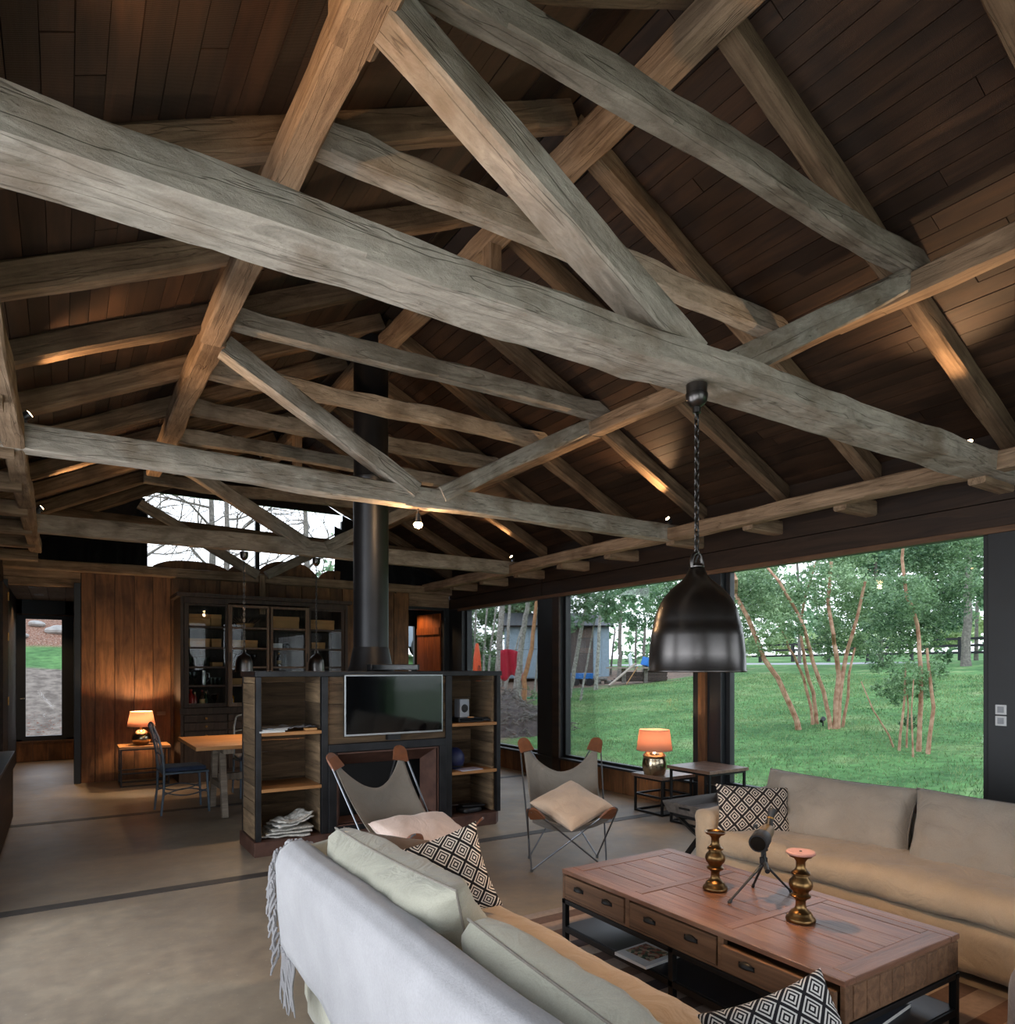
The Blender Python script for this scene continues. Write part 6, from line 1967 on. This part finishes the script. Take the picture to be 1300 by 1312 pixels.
FB = [(26.27, 21.93, 6.53, 1.47), (25.78, 19.4, 6.84, 1.36), (27.26, 21.38, 5.07, 1.32), (28.62, 20.67, 4.71, 1.11), (31.15, 17.97, 6.42, 1.62), (33.82, 17.97, 7.4, 1.69), (35.3, 16.9, 7.38, 1.68), (34.45, 14.85, 6.99, 1.4), (34.66, 14.78, 5.25, 1.05), (29.16, 16.14, 4.04, 1.32), (34.04, 17.0, 4.7, 1.47), (35.98, 16.35, 4.0, 0.9), (29.54, 17.75, 7.3, 1.39), (29.66, 18.95, 3.55, 0.72)]
FP = [(39.06, 30.64, 3.03, 0.84), (40.88, 29.53, 3.14, 0.95), (40.62, 27.04, 3.16, 0.8), (45.51, 26.79, 3.25, 0.95), (46.5, 25.21, 3.32, 1.04), (49.49, 23.7, 3.7, 1.15), (49.53, 22.51, 3.81, 1.03), (51.51, 22.2, 4.48, 0.94), (44.6, 27.35, 3.57, 0.85)]
F2W = [(14.54, 18.52, 3.93, 0.69), (15.26, 18.37, 4.35, 0.69), (14.45, 16.26, 3.84, 0.68), (15.35, 16.18, 4.01, 0.69), (16.52, 16.5, 3.86, 0.72), (14.9, 18.34, 3.4, 0.42), (14.75, 16.79, 3.17, 0.4), (16.42, 17.5, 3.15, 0.42), (16.85, 17.01, 3.13, 0.42), (13.25, 17.08, 2.88, 0.34), (17.03, 16.29, 4.26, 0.77), (15.19, 16.54, 4.54, 0.62), (14.1, 16.59, 3.49, 0.44)]
F1W = [(18.97, 33.61, 5.27, 0.78), (20.08, 33.77, 4.46, 0.8), (20.54, 32.84, 4.85, 0.96), (21.48, 32.29, 5.29, 0.96), (21.85, 31.3, 4.8, 0.86), (20.19, 34.4, 2.93, 0.63), (20.58, 33.75, 3.14, 0.62), (22.02, 33.93, 4.09, 0.73), (19.95, 35.15, 3.63, 0.64), (22.5, 31.84, 4.0, 0.79)]
F1B = [(12.43, 21.02, 2.52, 0.25), (12.19, 20.1, 2.08, 0.21), (13.4, 19.8, 0.88, 0.13), (13.6, 19.53, 0.64, 0.16)]


def tree(label, loc, stems, mat, blobs, per, size, lmat, seed, cat='tree', name='tree', sname='stem'):
    rel = Vector(loc)
    t = thing(name, label, cat, loc)
    for pts, r in stems:
        stem_mesh(pts, r, mat, t, rel, sname)
    if blobs: leaves(blobs, per, size, lmat, t, rel, seed)
    return t


def root(st): return st[0][0][0]


tree('leaning multi-stemmed tree with cinnamon bark outside the big window, left group', (13.1, 8.4, .27), G1, M['bark_red'], F1, 1900, .034, M['leaf'], 1)
tree('bushy multi-stemmed tree with low foliage outside the big window, right group', (11.5, 5.9, .15), G2, M['bark_red'], F2, 2800, .028, M['leaf_dark'], 2)
F1W += [(19.2, 33.2, 1.6, 1.0), (18.4, 30.5, 1.5, .8), (20.6, 34.5, 2.0, 1.1), (17.6, 31.4, 2.6, .8), (19.6, 36.0, 3.4, 1.2), (16.9, 29.5, 1.0, .6)]
btl = ['thick grey tree trunk by the far fence at the right edge of the big window', 'slim grey tree right of the thick trunk by the far fence', 'thinnest far tree at the very edge of the big window',
       'grey tree behind the right bushy shrub near the far fence', 'tall thin tree standing against the bright sky gap']
near = [[] for _ in BT]
for b in FB:
    k = min(range(len(BT)), key=lambda i: (BT[i][0][0][0] - b[0]) ** 2 + (BT[i][0][0][1] - b[1]) ** 2)
    near[k].append(b)
for i, s_ in enumerate(BT):
    tree(btl[i], s_[0][0], [s_], M['bark_grey'], near[i], 260, .13, M['leaf_mid'], 20 + i, sname='trunk')
fpl = ['leftmost', 'second', 'third', 'fourth', 'fifth', 'sixth', 'seventh', 'eighth', 'ninth']
for i, b in enumerate(FP):
    o = leaves([b], 240, .12, M['leaf_pale'], None, Vector((0, 0, 0)), 40 + i, 'meadow_shrub')
    o['label'] = 'pale green shrub beyond the far fence, %s of the row' % fpl[i]; o['category'] = 'shrub'; del o['kind']
w1l = ['thin pale trunk through the far left window, beside the orange board', 'thin pale trunk second beyond the orange board, far left window', 'slender wavy pale trunk left of the broad one, far left window',
       'broad pale trunk in the middle of the far left window', 'pale trunk just right of the broad one, far left window', 'thin pole-like trunk leaning right before the red cloth',
       'broad lichen-white trunk leaning right in front of the shed', 'orange-brown trunk leaning right at the window post, far left window', 'short thin sapling leaning across the red cloth',
       'thinnest pale trunk at the left edge of the far left window', 'small sapling at the right edge of the far left window']
for i, s_ in enumerate(W1T):
    top = s_[0][-1]
    bl = [] if i in (8, 10) else [(top[0], top[1], top[2] + .7, .8), (top[0] + .5, top[1] + .3, top[2] + 1.2, .7)]
    tree(w1l[i], s_[0][0], [s_], M['bark_orange'] if i == 7 else M['bark_pale'], bl, 110, .09, M['leaf_mid'], 60 + i, sname='trunk')
w2l = ['leaning grey trunk at the left edge of the middle window', 'thin crooked sapling second from left in the middle window', 'straight grey trunk third from left in the middle window',
       'dark trunk standing before the woodpile', 'slim trunk left of the woodpile', 'far thin trunk left of the blue crate', 'far trunk just behind the blue crate']
near = [[] for _ in W2T]
for b in F2W:
    k = min(range(5), key=lambda i: (W2T[i][0][-1][0] - b[0]) ** 2 + (W2T[i][0][-1][1] - b[1]) ** 2)
    near[k].append(b)
for i, s_ in enumerate(W2T):
    tree(w2l[i], s_[0][0], [s_], M['bark_pale'] if i < 3 else M['bark_grey'], near[i], 800, .055, M['leaf_mid'], 80 + i, sname='trunk')
for i, b in enumerate(F1W):
    o = leaves([b], 330, .09, M['leaf_dark'], None, Vector((0, 0, 0)), 100 + i, 'forest_shrub')
    o['label'] = 'dark green bush behind the pale trunks, %s of sixteen' % (fpl + ['tenth', 'eleventh', 'twelfth', 'thirteenth', 'fourteenth', 'fifteenth', 'last'])[i]; o['category'] = 'shrub'; del o['kind']
for i, b in enumerate(F1B):
    o = leaves([b], 380, .05, M['leaf'], None, Vector((0, 0, 0)), 120 + i, 'small_shrub')
    o['label'] = ['light green bush between the thin trunks, far left window', 'small light bush left of the broad pale trunk', 'low plant at the foot of the lichen-white trunk', 'low plant right of the orange-brown trunk'][i]
    o['category'] = 'shrub'; del o['kind']
# far tree line closing the view
for i, (x, y, h_) in enumerate(((30, 62, 11), (38, 58, 10), (22, 58, 12), (48, 52, 8), (58, 40, 8), (64, 28, 8), (66, 14, 8))):
    o = leaves([(x + R.uniform(-2, 2), y + R.uniform(-2, 2), gz(x, y) + h_ * q, h_ * .33) for q in (.2, .5, .8)], 10, .35, M['leaf_mid'], None, Vector((0, 0, 0)), 140 + i, 'distant_tree')
    o['label'] = 'hazy distant tree at the horizon, %s from the left' % fpl[i]; o['category'] = 'tree'; del o['kind']

# dug-up earth bank with roots outside the far left window
def bankfn(a, b):
    x = 8.0 + 2.9 * a; y = 12.9 + 3.9 * b
    r_ = math.hypot((a - .5) * 2, (b - .5) * 2)
    h_ = max(0, 1 - r_ ** 2.2) * .72
    return (x - 10, y - 14.4, gz(x, y) - .05 + h_ * (1 + .35 * noise.noise((x * 2, y * 2, 3))) + .05 * h_ * noise.noise((x * 9, y * 9, 1)))
t = thing('earth_bank', 'dug-up bank of dark soil and roots outside the far left window', 'soil', (10, 14.4, 0))
M['soil'] = plain('dark_root_soil', srgb(44, 38, 35), rough=.95, scale=7, col2=srgb(92, 82, 76), bump=1.0)
MB().grid(bankfn, 40, 40).build('mound', M['soil'], t, smooth=True)
mb = MB(); rr = random.Random(9)
for k in range(420):
    a, b = rr.uniform(.1, .9), rr.uniform(.05, .65)
    p = Vector(bankfn(a, b)); an = rr.uniform(0, 6.28); L_ = rr.uniform(.15, .5)
    pts = [p + Vector((math.cos(an) * L_ * q / 4, math.sin(an) * L_ * q / 4, .03 + .09 * math.sin(q * .8 + k) * rr.random())) for q in range(5)]
    mb.tube(pts, [.014, .012, .01, .008, .004], 5)
o = mb.build('roots', M['bark_grey'], t); o['kind'] = 'stuff'

# shed, woodpile and the things around it
sh = thing('shed', 'grey blue boarded shed with a dark plank door behind the trees', 'shed', (21.6, 29.0, .8), math.atan2(-2.85, 4.45))
wpan = [plain('shed_panel_blue', srgb(140, 158, 168), rough=.7, var=.1, rnd=.12), plain('shed_panel_brown', srgb(92, 82, 76), rough=.8, var=.15, rnd=.2)]
for k in range(13):
    mt = wpan[1] if k in (6, 7, 8, 9, 10) else wpan[0]
    box('wall_board', mt, -2.7 + k * .42, -2.7 + k * .42 + .41, -.04, 0, .25, 3.0, sh)
box('wall_mass', wpan[0], -2.7, 2.74, 0, 3.2, .2, 3.0, sh)
MB().add([(-2.9, -.4, 2.9), (2.95, -.4, 2.9), (2.95, 1.6, 3.7), (-2.9, 1.6, 3.7)], [(0, 1, 2, 3)]).build('roof', M['black'], sh, solid=.08)
MB().add([(-2.9, 3.5, 2.9), (2.95, 3.5, 2.9), (2.95, 1.6, 3.7), (-2.9, 1.6, 3.7)], [(3, 2, 1, 0)]).build('roof', M['black'], sh, solid=.08)

wp = thing('wood_rack', 'low log trestle loaded with grey planks near the shed', 'rack', (21.0, 22.3, gz(21, 22.3)), math.atan2(-.53, .85))
for x in (-.6, .35):
    beam('post', (x, 0, 0), (x, 0, .62), .17, .17, M['bark_grey'], wp, up=(1, 0, 0), wob=.01)
for k in range(4):
    box('plank', M['greyoak'], -1.4 + .1 * k, 1.5 - .08 * k, -.35 + .16 * k, -.21 + .16 * k, .62 + .01 * (k % 2), .68 + .01 * (k % 2), wp)
for k in range(6):
    box('plank', M['darkwood'], -1.1 + .11 * k, 1.3, .1 - .06 * (k % 3), .3 - .06 * (k % 3), .06 + .07 * k, .12 + .07 * k, wp)
for k in range(7):
    o = MB().tube([(-.2, 0, 0), (.2, 0, 0)], .09, 9).build('log', M['bark_grey'], None, (19.2 + .24 * k, 24.6 - .14 * k, gz(19.5, 24.4) + .12 + (.14 if k % 2 else 0)), (0, 0, 2.2))
    tag(o, 'cut log in the stack by the shed, %s from the left' % fpl[k], 'log')
o = MB().bar((19.2, 22.1, gz(19.2, 22.1) + .05), (20.3, 21.7, 1.72), .24, .04).build('leaning_plank', M['greyoak'], None)
tag(o, 'wide grey plank leaning on the log trestle', 'plank')
o = MB().bar((19.9, 21.8, gz(19.9, 21.8) + .05), (20.35, 21.6, 1.6), .04, .03).build('leaning_batten', M['oak'], None)
tag(o, 'thin pale batten propped beside the wide leaning plank', 'plank')
M['blueplastic'] = plain('blue_plastic', srgb(24, 104, 178), rough=.4, var=.1)
t = thing('plastic_crate', 'bright blue plastic crate tipped up on the plank rack', 'crate', (21.25, 22.05, gz(21, 22.3) + .72), .3)
for nm, a in (('bottom', (-.22, .22, -.16, .16, 0, .02)), ('side', (-.22, .22, -.16, -.14, .02, .36)), ('side', (-.22, .22, .14, .16, .02, .36)), ('end', (-.22, -.2, -.14, .14, .02, .36)), ('end', (.2, .22, -.14, .14, .02, .36))):
    box(nm, M['blueplastic'], *a, parent=t, bevel=.008)
t.rotation_euler = (.2, .25, .3)
t = thing('garden_chair', 'white plastic chair lying on the plank rack beside the blue crate', 'chair', (20.7, 22.3, gz(21, 22.3) + .70), .5)
box('seat', M['white_plastic'], -.22, .22, -.2, .2, .02, .06, t, .01)
MB().bar((-.2, 0, .04), (-.38, 0, .55), .4, .03, up=(0, 1, 0)).build('backrest', M['white_plastic'], t)
t = thing('hand_cart', 'blue hand cart standing at the foot of the shed', 'cart', (19.3, 24.0, gz(19.3, 24)), math.atan2(-.53, .85))
box('tub', M['blueplastic'], -.5, .45, -.25, .25, .3, .55, t, .02)
for x in (-.3, .3):
    MB().tube([(x, -.3, .16), (x, -.24, .16)], .16, 14).build('wheel', M['plastic'], t)
MB().tube([(.45, 0, .4), (.8, 0, .5)], .015, 8).build('handle', M['chrome'], t)
t = thing('red_tarpaulin', 'red cloth hung on a line between the pale trunks', 'cloth', (14.35, 22.1, 1.15), -.5)
MB().grid(lambda a, b: (-.42 + .84 * a, .07 * math.sin(a * 17 + b * 2), 1.05 * b + .05 * math.sin(a * 5) * b - .12 * (1 - b) * math.sin(a * 9)), 26, 8).build('cloth', fabric('crimson_cloth', srgb(176, 32, 56)), t, smooth=True, solid=.01)
MB().tube([(-1.2, 0, 1.12), (0, 0, 1.06), (1.2, 0, 1.12)], .008, 6).build('line', M['cord'], t)
kp = []
def kay(a, b):
    w_ = .2 * math.sin(math.pi * min(1, .06 + .9 * b)) ** .6
    an = 2 * math.pi * a
    return (w_ * math.cos(an), w_ * .5 * math.sin(an), 2.15 * b)
t = thing('kayak', 'orange kayak standing upright among the pale trunks', 'boat', (12.72, 21.9, .28), .3)
MB().grid(kay, 20, 20).build('hull', plain('orange_hull', srgb(226, 82, 34), rough=.4, var=.08), t, smooth=True)
MB().tube([(.06 * math.cos(2 * math.pi * k / 14), -.1, 1.1 + .25 * math.sin(2 * math.pi * k / 14)) for k in range(14)], .015, 6, closed=True).build('cockpit_rim', M['plastic'], t)
o = MB().tube([(13.2, 19.9, .52), (13.6, 19.6, .5), (14.0, 19.6, .47), (14.4, 19.4, .5)], .02, 8).build('garden_hose', plain('green_hose', srgb(30, 140, 104), rough=.4), None, smooth=True)
tag(o, 'green garden hose crossing the soil behind the pale trunks', 'hose')
# grey car on the bank behind the house
cr = thing('car', 'silver grey car parked behind the house, seen past the plank door', 'car', (8.5, 20.85, gz(8.5, 20.85) - .02), 2.75)
M['carpaint'] = plain('silver_car_paint', srgb(150, 160, 170), rough=.25, metal=.6, var=.03, coat=.6)
def carsec(a, b):
    x = -2.1 + 4.2 * a
    prof_ = [(0, .55), (.06, .78), (.2, .88), (.3, .95), (.42, 1.4), (.6, 1.46), (.78, 1.38), (.92, .98), (1, .6)]
    k = 0
    while k < 7 and prof_[k + 1][0] < a: k += 1
    (x0, z0_), (x1, z1_) = prof_[k], prof_[k + 1]
    zt = z0_ + (z1_ - z0_) * (a - x0) / (x1 - x0)
    an = math.pi * (b - .5)
    w_ = .86 * (1 - .12 * max(0, zt - .95) / .5)
    yy = w_ * math.sin(an) / max(abs(math.sin(an)), abs(math.cos(an)) * .8 + .25) * 1.0
    yy = max(-w_, min(w_, yy))
    zz = .3 + (zt - .3) * min(1, math.cos(an) * 1.9)
    return (x, yy, zz)
MB().grid(carsec, 44, 24).build('body', M['carpaint'], cr, smooth=True, flat=60)
for s_ in (-1, 1):
    MB().add([(-.35, s_ * .845, .98), (.95, s_ * .845, .98), (.7, s_ * .80, 1.34), (-.15, s_ * .80, 1.36)], [(0, 1, 2, 3)]).build('side_window', M['screen'], cr, solid=.03)
    for x in (-1.3, 1.3):
        w_ = MB().tube([(x, s_ * .70, .32), (x, s_ * .9, .32)], .32, 22).build('wheel', M['plastic'], cr, smooth=True, flat=40)
        MB().tube([(x, s_ * .9, .32), (x, s_ * .91, .32)], .2, 16).build('rim', M['alu'], w_)
# rocks on the bank seen through the hallway window
for i, (x, y, r_) in enumerate(((-.6, 24.2, .22), (-.1, 23.4, .3), (-.95, 22.6, .18))):
    mb = MB().lathe([(.001, -.3)] + [(math.sin(math.pi * k / 8) * 1, -math.cos(math.pi * k / 8) * .5) for k in range(1, 8)] + [(.001, .5)], n=12)
    mb.v = [tuple(Vector(v) * r_ * (1 + .3 * noise.noise((v[0] * 1.7 + i * 5, v[1] * 1.7, v[2] * 1.7)))) for v in mb.v]
    o = mb.build('rock', plain('pale_rock', srgb(150, 144, 138), rough=.9, var=.15, bump=.5), None, (x, y, gz(x, y) + .05), smooth=True, flat=30)
    tag(o, ['pale rock at the upper left in the hallway window view', 'largest pale rock in the hallway window view', 'small pale rock at the left edge of the hallway window view'][i], 'rock')
# bare trees above the bank, seen through the gable glass
def bare(label, loc, h_, seed):
    rr_ = random.Random(seed)
    t_ = thing('bare_tree', label, 'tree', loc)
    MB().tube([(0, 0, -.2), (.1, 0, h_ * .4), (.05, .1, h_ * .8), (.2, .1, h_)], [.12, .1, .06, .02], 8).build('trunk', M['bark_grey'], t_, smooth=True)
    mb_b = MB()
    def br(p, d_, L__, r_, lv):
        q = [p]
        for k in range(4):
            d_ = (d_ + Vector((rr_.gauss(0, .22), rr_.gauss(0, .22), rr_.gauss(.03, .16)))).normalized()
            q.append(q[-1] + d_ * L__ / 4)
        mb_b.tube(q, [r_ * (1 - .15 * k) for k in range(5)], 5)
        if lv:
            for k in range(4):
                br(q[1 + k % 4], (d_ + Vector((rr_.gauss(0, .8), rr_.gauss(0, .8), rr_.gauss(.1, .5)))).normalized(), L__ * .62, r_ * .55, lv - 1)
    for k in range(7):
        z = h_ * (.22 + .1 * k)
        a = rr_.uniform(0, 6.28)
        br(Vector((.08, .03, z)), Vector((math.cos(a), math.sin(a), .5)).normalized(), h_ * .38, .045, 2)
    o_ = mb_b.build('branches', M['bark_grey'], t_); o_['kind'] = 'stuff'
for i, (x, y, h_) in enumerate(((1.6, 21.5, 5.5), (3.9, 23.5, 6.5), (6.3, 21.5, 6), (5.0, 27, 7), (2.0, 27.5, 7))):
    bare('bare branched tree on the bank, seen through the gable glass, %s from the left' % ['second', 'third', 'rightmost', 'fourth', 'leftmost'][i], (x, y, gz(x, y)), h_, 200 + i)
# dark rail fence beyond the lawn
fe = thing('rail_fence', 'long dark three-rail fence along the far edge of the lawn', 'fence', (40, 22, gz(40, 22)))
for k in range(13):
    y = 8 + k * 2.5
    box('post', M['black'], -.08, .08, y - 22 - .08, y - 22 + .08, -.2, 1.25, fe)
for k in range(6):
    y = 8 + k * 5.0
    for z in (.35, .72, 1.08):
        box('rail', M['black'], -.10, -.07, y - 22, y - 22 + 4.99, z, z + .13, fe)
t = thing('garden_light', 'small black garden spotlight on the lawn at the foot of the red stems', 'light', (13.3, 8.6, gz(13.3, 8.6)))
MB().tube([(0, 0, -.05), (0, 0, .1)], .015, 8).build('spike', M['plastic'], t)
MB().tube([(-.06, 0, .12), (.06, .03, .17)], [.035, .05], 12).build('head', M['plastic'], t)
